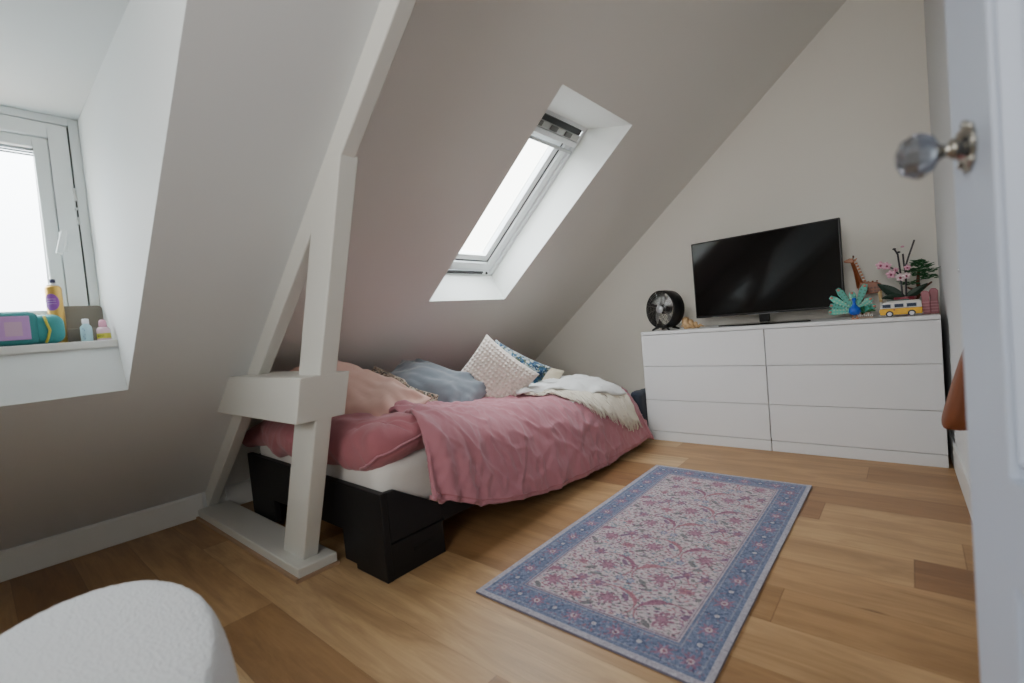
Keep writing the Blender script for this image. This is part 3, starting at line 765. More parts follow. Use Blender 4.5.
tag(k.build('pouf', boucle, smooth=True), 'white boucle oval pouf standing on the oak floor', 'pouf')

# ------------------------------------------------------------------ rug with its woven pattern in a colour attribute
RX, RY, RW, RL = -1.2005, 1.0829, .792, 1.536
st = .0026; nx_, ny_ = int(RW/st), int(RL/st)
img = np.zeros((ny_, nx_, 3)); gx, gy = np.meshgrid((np.arange(nx_)+.5)*st*100, (np.arange(ny_)+.5)*st*100)  # cm
WC, LC = RW*100, RL*100
def cl(*c): return np.array(c, float)
img[:] = cl(206,190,192)
ed = np.minimum(np.minimum(gx, WC-gx), np.minimum(gy, LC-gy))
def stamp(cx, cy, r, col, fn=None, a=1.0):
    x0, x1 = int(max(0,(cx-r)/st/100)), int(min(nx_,(cx+r)/st/100+1)); y0, y1 = int(max(0,(cy-r)/st/100)), int(min(ny_,(cy+r)/st/100+1))
    if x1 <= x0 or y1 <= y0: return
    X_, Y_ = gx[y0:y1,x0:x1]-cx, gy[y0:y1,x0:x1]-cy
    msk = (fn(X_,Y_) if fn else (X_**2+Y_**2 < r*r))
    v = img[y0:y1,x0:x1]; v[msk] = v[msk]*(1-a)+col*a
def leaf(cx, cy, l, w, th, col, a=.8):
    stamp(cx, cy, l, col, lambda X,Y: (((X*cos(th)+Y*sin(th))/l)**2+((-X*sin(th)+Y*cos(th))/w)**2 < 1), a)
def rosette(cx, cy, r, col, col2, n=6, ph=0, a=.85):
    def g(X,Y): q = np.arctan2(Y,X); d_ = np.hypot(X,Y); return d_ < r*(.76+.24*np.cos(n*q+ph))
    stamp(cx, cy, r, col, g, a); stamp(cx, cy, r*.36, col2, None, a)
mauve, rose, teal, dgreen, blue, plum = cl(142,84,108), cl(168,104,116), cl(104,134,150), cl(92,96,96), cl(92,112,152), cl(110,72,108)
m_in = 13.5
# fine filler leaves
R1 = random.Random(5)
y = m_in
while y < LC-m_in:
    x = m_in
    while x < WC-m_in:
        c = R1.choice([mauve, dgreen, dgreen, teal, mauve, plum, dgreen, rose]); leaf(x+R1.uniform(-.7,.7), y+R1.uniform(-.7,.7), R1.uniform(.5,1.0), R1.uniform(.25,.5), R1.uniform(-.5,.5) if R1.random()<.6 else R1.uniform(0,3.1), c, R1.uniform(.4,.85)); x += 1.4
    y += 1.35
# vines
def vine(pts, w, col):
    for (x,y) in pts: stamp(x, y, w, col, None, .55)
for rI in range(7):
    for cI in range(3):
        cx = 20+cI*20+(10 if rI % 2 else 0); cy = 20+rI*19.5; sgn = 1 if (rI+cI) % 2 else -1
        vine([(cx+9.5*cos(t_)*sgn, cy+8*sin(t_)) for t_ in np.linspace(-.6,2.9,90)], .32, rose)
        vine([(cx+5*cos(t_)*sgn+1, cy-2+4.5*sin(t_)) for t_ in np.linspace(.5,4,60)], .24, mauve)
        # serrated arc leaf
        for t_ in np.linspace(.2,1.5,26):
            x, y = cx+9.5*cos(t_)*sgn, cy+8*sin(t_); leaf(x, y, 1.25*sin((t_-.2)/1.3*pi)+.3, .5, t_+pi/2+.6*sgn, rose if cI % 2 else mauve, .6)
        rosette(cx+R1.uniform(-1,1), cy+R1.uniform(-1,1), R1.uniform(3.4,4.2), mauve, cl(168,116,136), 9, R1.uniform(0,3), .68)
        rosette(cx+8*sgn, cy-6, 2.0, blue, cl(190,186,196), 7, 1, .6)
        rosette(cx-7*sgn, cy+7, 2.7, plum, rose, 7, 2, .65)
        rosette(cx+3*sgn, cy+9.5, 1.8, teal, cl(200,190,190), 6, 2, .8)
        leaf(cx-4, cy-5, 2.3, .9, .7*sgn, dgreen, .75); leaf(cx+5, cy+4, 2.2, .9, -.8*sgn, plum, .75); leaf(cx-1, cy-8, 1.8, .8, .2, dgreen, .7); rosette(cx-9*sgn, cy-3, 2.2, rose, mauve, 8, 1, .75)
# border
bl = (ed < 12.2) & (ed > 2.0); img[bl] = cl(104,118,148)
ln_ = (ed >= 12.2) & (ed < 13.4); img[ln_] = cl(178,164,172)
l2 = (ed >= 12.55) & (ed < 12.9); img[l2] = cl(130,110,130)
l3 = (ed > 10.9) & (ed < 11.4); img[l3] = cl(140,142,160)
l4 = (ed > 3.4) & (ed < 3.9); img[l4] = cl(134,140,160)
out = ed <= 2.0; img[out] = cl(176,172,182)
mid = 7.1
def border_pts():
    P = []
    nw, nl = 9, 19
    for i in range(nl+1): yv_ = mid+(LC-2*mid)*i/nl; P += [(mid, yv_, i), (WC-mid, yv_, i)]
    for i in range(1, nw): xv = mid+(WC-2*mid)*i/nw; P += [(xv, mid, i), (xv, LC-mid, i)]
    return P
for (x, y, i) in border_pts():
    if i % 2 == 0:
        rosette(x, y, 2.9, cl(150,102,128), cl(206,190,190), 8, 0, .85); stamp(x, y, .5, cl(120,60,80), None, .8)
    else:
        rosette(x, y, 2.2, cl(74,88,122), cl(198,192,196), 6, 0, .9)
    for q in range(6):
        an = q*pi/3+i; leaf(x+3.1*cos(an), y+3.1*sin(an), .8, .3, an, R1.choice([rose, cl(150,158,176), cl(66,78,112), mauve]), .7)
for q in range(1500):
    t_ = R1.random(); side = R1.randrange(4); o_ = R1.uniform(3,11.5)
    x, y = ((o_, t_*LC), (WC-o_, t_*LC), (t_*WC, o_), (t_*WC, LC-o_))[side]
    dx = min(x, WC-x, y, LC-y)
    if 2.8 < dx < 11.8: leaf(x, y, R1.uniform(.3,.7), .22, R1.uniform(0,3), R1.choice([cl(150,158,180), cl(68,84,120), rose, mauve, cl(120,136,160)]), .55)
# wear
nzz = rng.normal(size=(ny_//3+1, nx_//3+1)); nzz = np.kron(nzz, np.ones((3,3)))[:ny_,:nx_]
img += (rng.normal(size=(ny_,nx_))*9+nzz*8)[...,None]
img = (img*.86+cl(160,150,162)*.14)*.95
img = np.clip(img, 20, 235)/255; lin = np.where(img <= .04045, img/12.92, ((img+.055)/1.055)**2.4)
# mesh: one quad per cell, face colours, plus edge skirt
xs_a = np.linspace(0, RW, nx_+1); ys_a = np.linspace(0, RL, ny_+1)
VX, VY = np.meshgrid(xs_a, ys_a)
VZ = .0075+.0012*np.sin(VX*9+1)*np.sin(VY*5)
nvt = VX.size; co = np.stack([VX, VY, VZ], -1).reshape(-1, 3)
ii = np.arange(ny_)[:,None]*(nx_+1)+np.arange(nx_)[None,:]
quads = np.stack([ii, ii+1, ii+nx_+2, ii+nx_+1], -1).reshape(-1, 4)
# skirt
loop = np.concatenate([np.arange(nx_), np.arange(ny_)*(nx_+1)+nx_, ny_*(nx_+1)+np.arange(nx_,0,-1), np.arange(ny_,0,-1)*(nx_+1)])
low = co[loop].copy(); low[:,2] = .0005; co = np.concatenate([co, low]); nl_ = len(loop)
sk = np.stack([loop, nvt+np.arange(nl_), nvt+(np.arange(nl_)+1) % nl_, np.roll(loop,-1)], -1)
allq = np.concatenate([quads, sk])
me = bpy.data.meshes.new('rug'); me.vertices.add(len(co)); me.vertices.foreach_set('co', co.ravel())
me.loops.add(allq.size); me.loops.foreach_set('vertex_index', allq.ravel().astype(np.int32))
me.polygons.add(len(allq)); me.polygons.foreach_set('loop_start', (np.arange(len(allq))*4).astype(np.int32))
try: me.polygons.foreach_set('loop_total', np.full(len(allq), 4, np.int32))
except Exception: pass
me.update(calc_edges=True)
ca = me.attributes.new('weave', 'FLOAT_COLOR', 'CORNER')
fc = np.concatenate([lin.reshape(-1,3), np.tile(np.array([[.16,.15,.2]]), (nl_,1))]); fc = np.concatenate([fc, np.ones((len(fc),1))], 1)
ca.data.foreach_set('color', np.repeat(fc, 4, axis=0).ravel().astype(np.float32))
rm = bpy.data.materials.new('woven_rug'); rm.use_nodes = True; nt = rm.node_tree; b = nt.nodes['Principled BSDF']
at_ = nt.nodes.new('ShaderNodeAttribute'); at_.attribute_name = 'weave'; nt.links.new(at_.outputs['Color'], b.inputs['Base Color'])
b.inputs['Roughness'].default_value = .92; b.inputs['Specular IOR Level'].default_value = .1; b.inputs['Sheen Weight'].default_value = .15
nz = nt.nodes.new('ShaderNodeTexNoise'); nz.inputs['Scale'].default_value = 500; tcn = nt.nodes.new('ShaderNodeTexCoord'); nt.links.new(tcn.outputs['Object'], nz.inputs['Vector'])
bp = nt.nodes.new('ShaderNodeBump'); bp.inputs['Strength'].default_value = .4; bp.inputs['Distance'].default_value = .002; nt.links.new(nz.outputs['Fac'], bp.inputs['Height']); nt.links.new(bp.outputs[0], b.inputs['Normal'])
me.materials.append(rm)
rug = bpy.data.objects.new('rug', me); COL.objects.link(rug); rug.location = (RX, RY, 0); rug.rotation_euler = (0,0,0)
tag(rug, 'faded oriental rug, mauve floral field and blue border, on the oak floor', 'rug')

# ------------------------------------------------------------------ things on the dormer sill
SZ = 1.006
# teal case lying on its side
ct = thing('teal_case', 'teal zipped case with lilac panel and yellow strap on the window sill', 'case', (-2.44, .04, SZ))
teal_m = mat('teal_fabric', srgb(58,132,132), .7, bump=(200,.2,.001))
softbox(-2.50,-2.385,-.22,.180,SZ,SZ+.122,.022,6,16,8).build('body', teal_m, ct, smooth=True)
softbox(-2.485,-2.40,.14,.252,SZ+.002,SZ+.110,.034,6,10,8).build('end_cap', mat('teal_cap', srgb(62,144,146), .6), ct, smooth=True)
MB().box(-2.386,-2.3815,-.19,.158,SZ+.020,SZ+.104).build('panel', mat('lilac_panel', srgb(196,150,206), .6), ct, bevel=.002)
MB().box(-2.3818,-2.381,.095,.138,SZ+.034,SZ+.084).build('patch', mat('patch_faded', srgb(204,170,196), .6), ct)
MB().tube([(-2.44,0.200,SZ+.106),(-2.405,0.198,SZ+.1),(-2.394,0.202,SZ+.075),(-2.392,0.208,SZ+.05),(-2.394,0.202,SZ+.025),(-2.405,0.196,SZ+.006)], .004, 6).build('strap', mat('yellow_strap', srgb(196,186,70), .5), ct, smooth=True)
# gold spray can
can = thing('spray_can', 'gold spray can with purple round label standing behind teal case', 'can', (-2.50, .240, SZ))
gold = mat('gold_metal', srgb(196,158,84), .28, .85)
cc = (-2.50, .240, SZ); rc = .0245
MB().lathe([(rc-.002,0),(rc,.003),(rc,.215),(rc-.002,.219),(rc-.006,.224)], cc, 32).build('body', gold, can, smooth=True)
MB().lathe([(.018,.224),(.018,.228),(.009,.232),(.008,.236)], cc, 20).build('collar', mat('can_collar', srgb(222,222,226), .3, .4), can, smooth=True)
MB().lathe([(.0075,.236),(.009,.237),(.009,.249),(.004,.250)], cc, 16).build('nozzle', mat('nozzle_navy', srgb(26,28,70), .4), can, smooth=True)
k = MB()   # round purple label wrapped on the side facing the room
vs = []; nseg = 14
ca0 = radians(-28)
for i in range(nseg+1):
    for j in range(nseg+1):
        u_, v_ = -1+2*i/nseg, -1+2*j/nseg
        r_ = math.hypot(u_, v_); 
        if r_ > 1e-6: mval = max(abs(u_), abs(v_))/r_; u_, v_ = u_*mval, v_*mval
        a = ca0+u_*.95; vs.append((cc[0]+(rc+.0006)*cos(a), cc[1]+(rc+.0006)*sin(a), SZ+.160+v_*.032))
k.add(vs, [(i*(nseg+1)+j, (i+1)*(nseg+1)+j, (i+1)*(nseg+1)+j+1, i*(nseg+1)+j+1) for i in range(nseg) for j in range(nseg)])
k.build('label_sticker', mat('purple_label', srgb(140,72,160), .5), can, smooth=True)
k = MB()
for q, z_ in enumerate((.172,.163,.154)):
    for s_ in range(7):
        a = ca0-.5+s_*.15; k.tube([(cc[0]+(rc+.0012)*cos(a+e_), cc[1]+(rc+.0012)*sin(a+e_), SZ+z_) for e_ in (0,.05,.10)], .0009, 4)
k.build('label_lines', mat('label_print', srgb(206,176,214), .5), can)
# grey slate leaning at the window
sl_ = MB(); TM_ = Matrix.Translation((-2.545,.322,SZ+.001)) @ Matrix.Rotation(radians(-9),4,'Y')
k = MB(); pts = []
wv, hv, rv = .064, .152, .014
for (cx_, cy_, a0) in ((wv-rv, hv-rv, 0), (-wv+rv, hv-rv, 90), (-wv+.003, .003, 180), (wv-.003, .003, 270)):
    rr_ = rv if cy_ > .05 else .003
    for i in range(5): a = radians(a0+i*22.5); pts.append((cx_+rr_*cos(a), cy_+rr_*sin(a)))
vs = [TM_ @ Vector((t_, p[0], p[1])) for t_ in (-.004,.004) for p in pts]; n = len(pts)
k.add(vs, [tuple(range(n)), tuple(range(2*n-1,n-1,-1))]+[(i,(i+1)%n,(i+1)%n+n,i+n) for i in range(n)])
hb = thing('toiletry_folder', 'grey-brown rounded folding case leaning against the window frame', 'case', (-2.545,.322,SZ))
taupe = mat('taupe_plastic', srgb(116,110,100), .6)
k.build('back_flap', taupe, hb, bevel=.001)
MB().box(-2.515,-2.455,.262,.384,SZ,SZ+.006).build('base_flap', taupe, hb, bevel=.002)
MB().box(-2.525,-2.513,.262,.384,SZ,SZ+.058).build('front_flap', mat('taupe_light', srgb(126,120,110), .6), hb, bevel=.003)
# bottles
def bottle(name, label, c, prof, body_m, cap_prof, cap_m, sq=1):
    t_ = thing(name, label, 'bottle', c)
    MB().lathe(prof, c, 24, squash=sq).build('body', body_m, t_, smooth=True)
    MB().lathe(cap_prof, c, 20).build('cap', cap_m, t_, smooth=True)
    return t_
b1 = bottle('small_bottle', 'small pale blue bottle with white cap and blue lettering on sill', (-2.42,.310,SZ), [(.0155,0),(.0175,.004),(.018,.038),(.0172,.056),(.010,.066),(.008,.072)], mat('pale_blue_plastic', srgb(176,214,226), .3), [(.010,.069),(.0105,.071),(.0105,.086),(.008,.088)], mat('cap_white', srgb(232,236,244), .4))
k = MB()
for q in range(6):
    a = radians(-38); z_ = .010+q*.0075
    P = lambda da, z__: (-2.42+.0186*cos(a+da), .312+.0186*sin(a+da), SZ+z__)
    k.tube([P(-.14,z_), P(.14,z_)], .0007, 4); k.tube([P(-.14 if q%2 else .14,z_), P(-.14 if q%2 else .14,z_+.0045)], .0007, 4)
k.build('lettering', mat('blue_print', srgb(38,70,140), .5), b1)
b2 = bottle('small_bottle', 'small clear pink bottle with pink cap and yellow label on sill', (-2.412,.359,SZ), [(.019,0),(.021,.004),(.021,.044),(.017,.050),(.011,.054)], mat('pinkish_plastic', srgb(222,190,202), .3), [(.0125,.052),(.013,.055),(.012,.072),(.010,.079),(.007,.081)], mat('cap_pink', srgb(224,160,184), .4))
MB().lathe([(.0213,.008),(.0215,.009),(.0215,.027),(.0213,.028)], (-2.412,.359,SZ), 24).build('label_band', mat('yellow_label', srgb(206,198,70), .5), b2, smooth=True)
k = MB()
for q in range(6):
    a = radians(-70+q*11); P = lambda da, z__: (-2.41+.0219*cos(a+da), .360+.0219*sin(a+da), SZ+z__)
    k.tube([P(0,.014), P(0.02,.022)], .0007, 4)
k.build('lettering', mat('green_print', srgb(70,110,60), .5), b2)

# ------------------------------------------------------------------ toys on the dresser
DZ = .78
def M_(name, c, r=.35): return mat(name, srgb(*c), r, spec=.5)
brown, dbrown, cream = M_('brick_brown',(132,70,36)), M_('brick_dark_brown',(96,52,28)), M_('brick_tan',(206,176,128))
tealb, blueb, orange, greenb, dkgreen = M_('brick_teal',(64,160,144)), M_('brick_blue',(20,84,190)), M_('brick_orange',(168,98,48)), M_('brick_green',(44,100,58)), M_('brick_dark_green',(34,58,44))
whiteb, yellowb, pinkb, magb, blackb, redb = M_('brick_white',(222,220,214)), M_('brick_yellow',(232,176,28)), M_('brick_pink',(226,170,190)), M_('brick_magenta',(150,50,90)), M_('brick_black',(26,24,28)), M_('brick_dark_red',(150,62,76))
coral = M_('brick_coral',(176,116,100))

# giraffe (faces the television, head up left)
gx0, gy0 = -.182, 3.45
gi = thing('toy_giraffe', 'brown brick-built toy giraffe standing behind the peacock toy', 'toy', (gx0, gy0, DZ))
k = MB()
body = [(-.055,.165),(-.045,.205),(-.01,.205),(.035,.198),(.055,.185),(.058,.15),(.04,.135),(-.03,.130)]
k.prism([(gx0+a, DZ+b_) for a, b_ in body], gy0-.022, gy0+.022)
for q in range(4): k.box(gx0-.03+q*.02, gx0-.02+q*.02, gy0-.01, gy0+.01, DZ+.2, DZ+.208)
k.build('body', brown, gi, bevel=.004)
k = MB(); k.tube([(gx0-.040,gy0,DZ+.175),(gx0-.052,gy0,DZ+.225),(gx0-.062,gy0,DZ+.275),(gx0-.075,gy0,DZ+.325),(gx0-.078,gy0,DZ+.335)], [.024,.016,.012,.010,.009], 6)
nk = k.build('neck', brown, gi)
k = MB()
for q in range(8): u = q/7; k.box(gx0-.036-.036*u+.004+.004*(1-u), gx0-.028-.036*u+.008+.004*(1-u), gy0-.004, gy0+.004, DZ+.205+.125*u, DZ+.217+.125*u)
k.build('mane', orange, nk)
k = MB(); k.prism([(gx0-.065,DZ+.325),(gx0-.070,DZ+.35),(gx0-.088,DZ+.352),(gx0-.115,DZ+.342),(gx0-.115,DZ+.332),(gx0-.088,DZ+.325)], gy0-.011, gy0+.011)
hdg = k.build('head', orange, gi, bevel=.003)
for s_ in (-1,1):
    MB().tube([(gx0-.070,gy0+.006*s_,DZ+.35),(gx0-.068,gy0+.007*s_,DZ+.366)], [.003,.0045], 6).build('horn', dbrown, hdg)
    MB().prism([(gx0-.068,DZ+.342),(gx0-.050,DZ+.350),(gx0-.058,DZ+.338)], gy0+s_*.0105, gy0+s_*.016).build('ear', orange, hdg)
for lx in (-.042,.045):
    for s_ in (-1,1):
        k = MB(); k.tube([(gx0+lx,gy0+s_*.014,DZ+.145),(gx0+lx+.003,gy0+s_*.014,DZ+.08)], [.011,.008], 6); lg = k.build('leg', brown if lx < 0 else cream, gi)
        MB().tube([(gx0+lx+.003,gy0+s_*.014,DZ+.08),(gx0+lx+.001,gy0+s_*.014,DZ+.008),(gx0+lx+.001,gy0+s_*.014,DZ)], [.006,.006,.009], 6).build('shin', dbrown if lx < 0 else whiteb, lg)
MB().tube([(gx0+.057,gy0,DZ+.18),(gx0+.072,gy0,DZ+.15),(gx0+.074,gy0,DZ+.12)], [.004,.003,.006], 6).build('tail', dbrown, gi)
k = MB()
for q in range(14): k.box(*(lambda a, b_: (gx0+a, gx0+a+.011, gy0-.0235, gy0-.021, DZ+b_, DZ+b_+.011))(-.045+.018*(q%6)*.9, .142+.019*(q//6)))
k.build('patches', dbrown, gi)

# peacock
px, py = -.256, 3.25
pk = thing('toy_peacock', 'brick-built toy peacock with blue body and spread teal tail', 'toy', (px, py, DZ))
k = MB(); k.lathe([(.008,.022),(.022,.028),(.028,.042),(.025,.062),(.013,.074),(.008,.084),(.007,.100),(.010,.108),(.009,.116),(.004,.120)], (px+.012,py-.01,DZ), 14); k.build('body', blueb, pk, smooth=True)
k = MB(); k.prism([(px-.0,DZ+.114),(px-.018,DZ+.110),(px-.0,DZ+.108)], py-.013, py-.007); k.build('beak', orange, pk)
k = MB()
for s_ in (-1,0,1): k.tube([(px+.012,py-.01,DZ+.117),(px+.012+s_*.008,py-.01,DZ+.134)], .0015, 5)
k.build('crest', tealb, pk)
k = MB()
for s_ in (-1,1): k.tube([(px+.012+s_*.009,py-.01,DZ+.04),(px+.012+s_*.009,py-.012,DZ+.004)], .003, 6); k.box(px+.003+s_*.009, px+.021+s_*.009, py-.03, py-.005, DZ, DZ+.005)
k.build('feet', orange, pk)
for q, (a, L_) in enumerate([(179,.125),(160,.125),(142,.145),(120,.155),(96,.11),(70,.155),(40,.10),(12,.095)]):
    k = MB(); ar = radians(a); w0 = .012
    d_ = Vector((cos(ar),0,sin(ar))); n2_ = Vector((-sin(ar),0,cos(ar))); o_ = Vector((px+.012, py+.015+.002*q, DZ+.045))
    P = [o_+d_*.015-n2_*.008, o_+d_*L_*.55-n2_*.015, o_+d_*L_*.8-n2_*.018, o_+d_*L_-n2_*.010, o_+d_*L_+n2_*.010, o_+d_*L_*.8+n2_*.018, o_+d_*L_*.55+n2_*.015, o_+d_*.015+n2_*.008]
    P = [Vector((p_.x, p_.y, max(p_.z, DZ+.001))) for p_ in P]
    vs = P+[p_+Vector((0,.008,0)) for p_ in P]
    k.add(vs, [tuple(range(8)), tuple(range(15,7,-1))]+[(i,(i+1)%8,(i+1)%8+8,i+8) for i in range(8)])
    ft = k.build('tail_feather', tealb if q % 2 else M_('brick_aqua',(84,184,164)), pk, bevel=.002)
    k = MB(); c_ = o_+d_*(L_*.93)+Vector((0,-.003,0)); c_.z = max(c_.z, DZ+.012); k.ball(c_, (.0075,.003,.0075), 10); k.build('feather_eye', coral, ft, smooth=True)
    k = MB()
    for w_ in (.3,.42,.54,.66,.78):
        for sg in (-1,1):
            c_ = o_+d_*L_*w_+n2_*.009*sg+Vector((0,-.001,0)); c_.z = max(c_.z, DZ+.006); k.box(c_.x-.004,c_.x+.004,c_.y-.002,c_.y+.002,c_.z-.004,c_.z+.004)
    k.build('studs', M_('brick_sea_green',(40,120,104)) if q % 2 else M_('brick_sand_green',(150,190,160)), ft)

# little planter in front of the giraffe (teal leaves)
qx, qy = -.205, 3.27
pl_ = thing('toy_plant', 'low brick-built toy plant with teal leaves between peacock and camper van', 'toy', (qx, qy, DZ))
k = MB(); k.box(qx-.032,qx+.040,qy-.016,qy+.016,DZ,DZ+.010); k.box(qx-.026,qx-.012,qy-.014,qy+.014,DZ+.01,DZ+.03); k.box(qx+.005,qx+.03,qy-.014,qy+.014,DZ+.01,DZ+.034); k.build('base', M_('brick_sand',(150,130,110)), pl_, bevel=.001)
k = MB()
for i in range(8): k.box(qx-.028+i*.009,qx-.023+i*.009,qy-.018,qy-.014,DZ+.012,DZ+.020+.006*(i%2))
k.build('flowers', whiteb, pl_)
for i in range(9):
    a = radians(12+i*20); L_ = .050
    MB().tube([(qx+.004,qy,DZ+.03),(qx+.004+cos(a)*L_*.5,qy+.004*(i%3),DZ+.032+sin(a)*L_*.5+.008),(qx+.004+cos(a)*L_,qy+.006*(i%3-1),DZ+.030+sin(a)*L_*.8)], [.004,.010,.002], 6).build('leaf', tealb if i % 2 else greenb, pl_)

# camper van
vx0, vx1, vy0, vy1 = -.130, .040, 3.205, 3.275
van = thing('toy_camper_van', 'white and yellow brick-built toy camper van at the front of the dresser', 'toy', ((vx0+vx1)/2, 3.24, DZ))
k = MB(); k.prism([(vx0,DZ+.012),(vx1,DZ+.012),(vx1,DZ+.045),(vx0-.002,DZ+.045),(vx0-.004,DZ+.03)], vy0, vy1); k.build('lower_body', yellowb, van, bevel=.003)
k = MB(); k.prism([(vx0,DZ+.045),(vx1,DZ+.045),(vx1-.004,DZ+.078),(vx0+.018,DZ+.078),(vx0+.008,DZ+.068)], vy0+.001, vy1-.001); k.build('upper_body', whiteb, van, bevel=.003)
k = MB(); k.box(vx0+.02,vx1-.008,vy0+.008,vy1-.008,DZ+.078,DZ+.084); k.build('roof', whiteb, van, bevel=.003)
k = MB(); k.box(vx0+.03,vx1-.05,vy0+.012,vy1-.012,DZ+.084,DZ+.090); k.build('roof_rack', M_('rack_grey_green',(74,92,88)), van)
wm = M_('toy_window',(60,72,92),.12)
for (a, b_) in ((.010,.044),(.060,.096),(.110,.148)):
    k = MB(); k.box(vx0+a,vx0+b_,vy0-.001,vy0+.002,DZ+.051,DZ+.068); wq = k.build('window', wm, van)
    fr_ = MB(); x0_, x1_ = vx0+a, vx0+b_
    for bxx in ((x0_-.003,x0_,.048,.071),(x1_,x1_+.003,.048,.071),(x0_,x1_,.048,.051),(x0_,x1_,.068,.071)): fr_.box(bxx[0],bxx[1],vy0-.002,vy0+.001,DZ+bxx[2],DZ+bxx[3])
    fr_.build('window_trim', M_('trim_light',(200,204,206)), wq)
for wx in (.038,.128):
    for yy in (vy0-.001, vy1-.009):
        k = MB(); k.lathe([(.0165,-.005),(.0165,.005)], (vx0+wx,yy+.005,DZ+.0165), 20, Matrix.Rotation(radians(90),4,'X')); wl = k.build('wheel', blackb, van)
        MB().lathe([(.010,-.0062),(.010,.0062)], (vx0+wx,yy+.005,DZ+.0165), 16, Matrix.Rotation(radians(90),4,'X')).build('hubcap', M_('hub_white',(214,214,220)), wl)
k = MB(); k.box(vx0-.006,vx1+.004,vy0+.004,vy1-.004,DZ+.010,DZ+.016); k.build('bumper', M_('bumper_grey',(170,170,172)), van)
for yy in (vy0+.016, vy1-.016): MB().ball((vx0-.003,yy,DZ+.033), (.003,.008,.008), 10).build('headlamp', whiteb, van, smooth=True)
k = MB(); k.lathe([(.004,0),(.004,.002)], (vx0+.058,vy0-.001,DZ+.038), 10, Matrix.Rotation(radians(90),4,'X')); k.build('door_badge', redb, van)

# orchid
ox, oy = -.030, 3.42; KZ = 1.13
oc = thing('toy_orchid', 'brick-built toy orchid with pink flowers and long dark leaves in dark red pot', 'toy', (ox, oy, DZ))
MB().lathe([(.034,0),(.042,.005),(.048,.085),(.052,.088),(.052,.1),(.044,.1)], (ox,oy,DZ), 10).build('pot', redb, oc, bevel=.002)
def leafshape(base, mid_, tip, w):
    base, mid_, tip = Vector(base), Vector(mid_), Vector(tip); k = MB(); n = 10; vs = []
    for i in range(n+1):
        u = i/n; p = base*(1-u)**2+mid_*2*u*(1-u)+tip*u*u; tn = ((mid_-base)*(1-u)+(tip-mid_)*u).normalized()
        sd = tn.cross(Vector((0,1,0))).normalized(); ww = w*sin(pi*(.12+.86*u))
        vs += [p+sd*ww, p+Vector((0,-.004,0)), p-sd*ww]
    k.add(vs, [(i*3+j, i*3+j+1, i*3+j+4, i*3+j+3) for i in range(n) for j in (0,1)]); return k
leafshape((ox,oy,DZ+.095),(ox-.06,oy,DZ+.14),(ox-.115,oy-.01,DZ+.185),.026).build('leaf', dkgreen, oc, solid=.004)
leafshape((ox,oy,DZ+.095),(ox+.05,oy,DZ+.12),(ox+.10,oy,DZ+.165),.02).build('leaf', dkgreen, oc, solid=.004)
leafshape((ox,oy,DZ+.095),(ox-.05,oy-.02,DZ+.115),(ox-.10,oy-.03,DZ+.10),.018).build('leaf', dkgreen, oc, solid=.004)
stemc = M_('brick_stem',(52,48,50))
for pts in ([(ox-.008,oy,DZ+.09*KZ),(ox-.010,oy,DZ+.2*KZ),(ox-.018,oy,DZ+.30*KZ),(ox-.03,oy,DZ+.325*KZ)], [(ox+.008,oy,DZ+.09*KZ),(ox+.012,oy,DZ+.2*KZ),(ox+.006,oy,DZ+.25*KZ),(ox+.004,oy,DZ+.30*KZ)], [(ox-.008,oy,DZ+.19*KZ),(ox-.045,oy,DZ+.235*KZ),(ox-.075,oy,DZ+.25*KZ)], [(ox+.012,oy,DZ+.235*KZ),(ox+.028,oy,DZ+.285*KZ),(ox+.052,oy,DZ+.35*KZ),(ox+.055,oy,DZ+.36*KZ)]):
    MB().tube(pts, .0048, 6).build('stem', stemc, oc)
for (fx, fz, s_) in ((-.095,.255,1),(-.068,.248,.95),(-.052,.205,1),(-.012,.185,1),(.014,.19,.85),(.02,.23,.7),(-.03,.225,.6)):
    c_ = Vector((ox+fx, oy-.02, DZ+fz*KZ)); k = MB()
    for p_ in range(5):
        a = p_*2*pi/5+.3; k.ball(c_+Vector((.013*s_*cos(a),0,.013*s_*sin(a))), (.011*s_,.003,.009*s_), 8, Matrix.Rotation(-a,4,'Y').to_3x3().to_4x4())
    fo = k.build('flower', pinkb if fz > .2 else M_('brick_pale_pink',(232,206,210)), oc, smooth=True)
    MB().ball(c_+Vector((0,-.004,-.002)), (.006*s_,.005,.007*s_), 8).build('flower_centre', magb, fo, smooth=True)
for (fx, fz) in ((-.032,.328),(.004,.335),(-.014,.31)): MB().ball((ox+fx,oy,DZ+fz*KZ), (.009,.006,.006), 8).build('bud', stemc if fx < 0 else pinkb, oc, smooth=True)

# bonsai
nx0, ny0 = .030, 3.50
bo = thing('toy_bonsai_tree', 'brick-built toy bonsai with green leaf pads in dark tray behind the orchid', 'toy', (nx0, ny0, DZ))
MB().prism([(nx0-.05,ny0-.03),(nx0+.05,ny0-.03),(nx0+.05,ny0+.03),(nx0-.05,ny0+.03)], DZ, DZ+.03, 'z').build('tray', blackb, bo, bevel=.004)
tk = MB().tube([(nx0,ny0,DZ+.03),(nx0-.012,ny0,DZ+.08),(nx0+.01,ny0,DZ+.12),(nx0+.0,ny0,DZ+.17),(nx0+.01,ny0,DZ+.26)], [.016,.013,.011,.009,.006], 8).build('trunk', dbrown, bo)
MB().tube([(nx0+.005,ny0,DZ+.12),(nx0+.035,ny0-.01,DZ+.15),(nx0+.06,ny0-.01,DZ+.17)], [.008,.007,.004], 6).build('branch', dbrown, tk)
MB().tube([(nx0+.005,ny0,DZ+.13),(nx0-.03,ny0-.01,DZ+.14),(nx0-.045,ny0-.01,DZ+.15)], [.008,.006,.004], 6).build('branch', dbrown, tk)
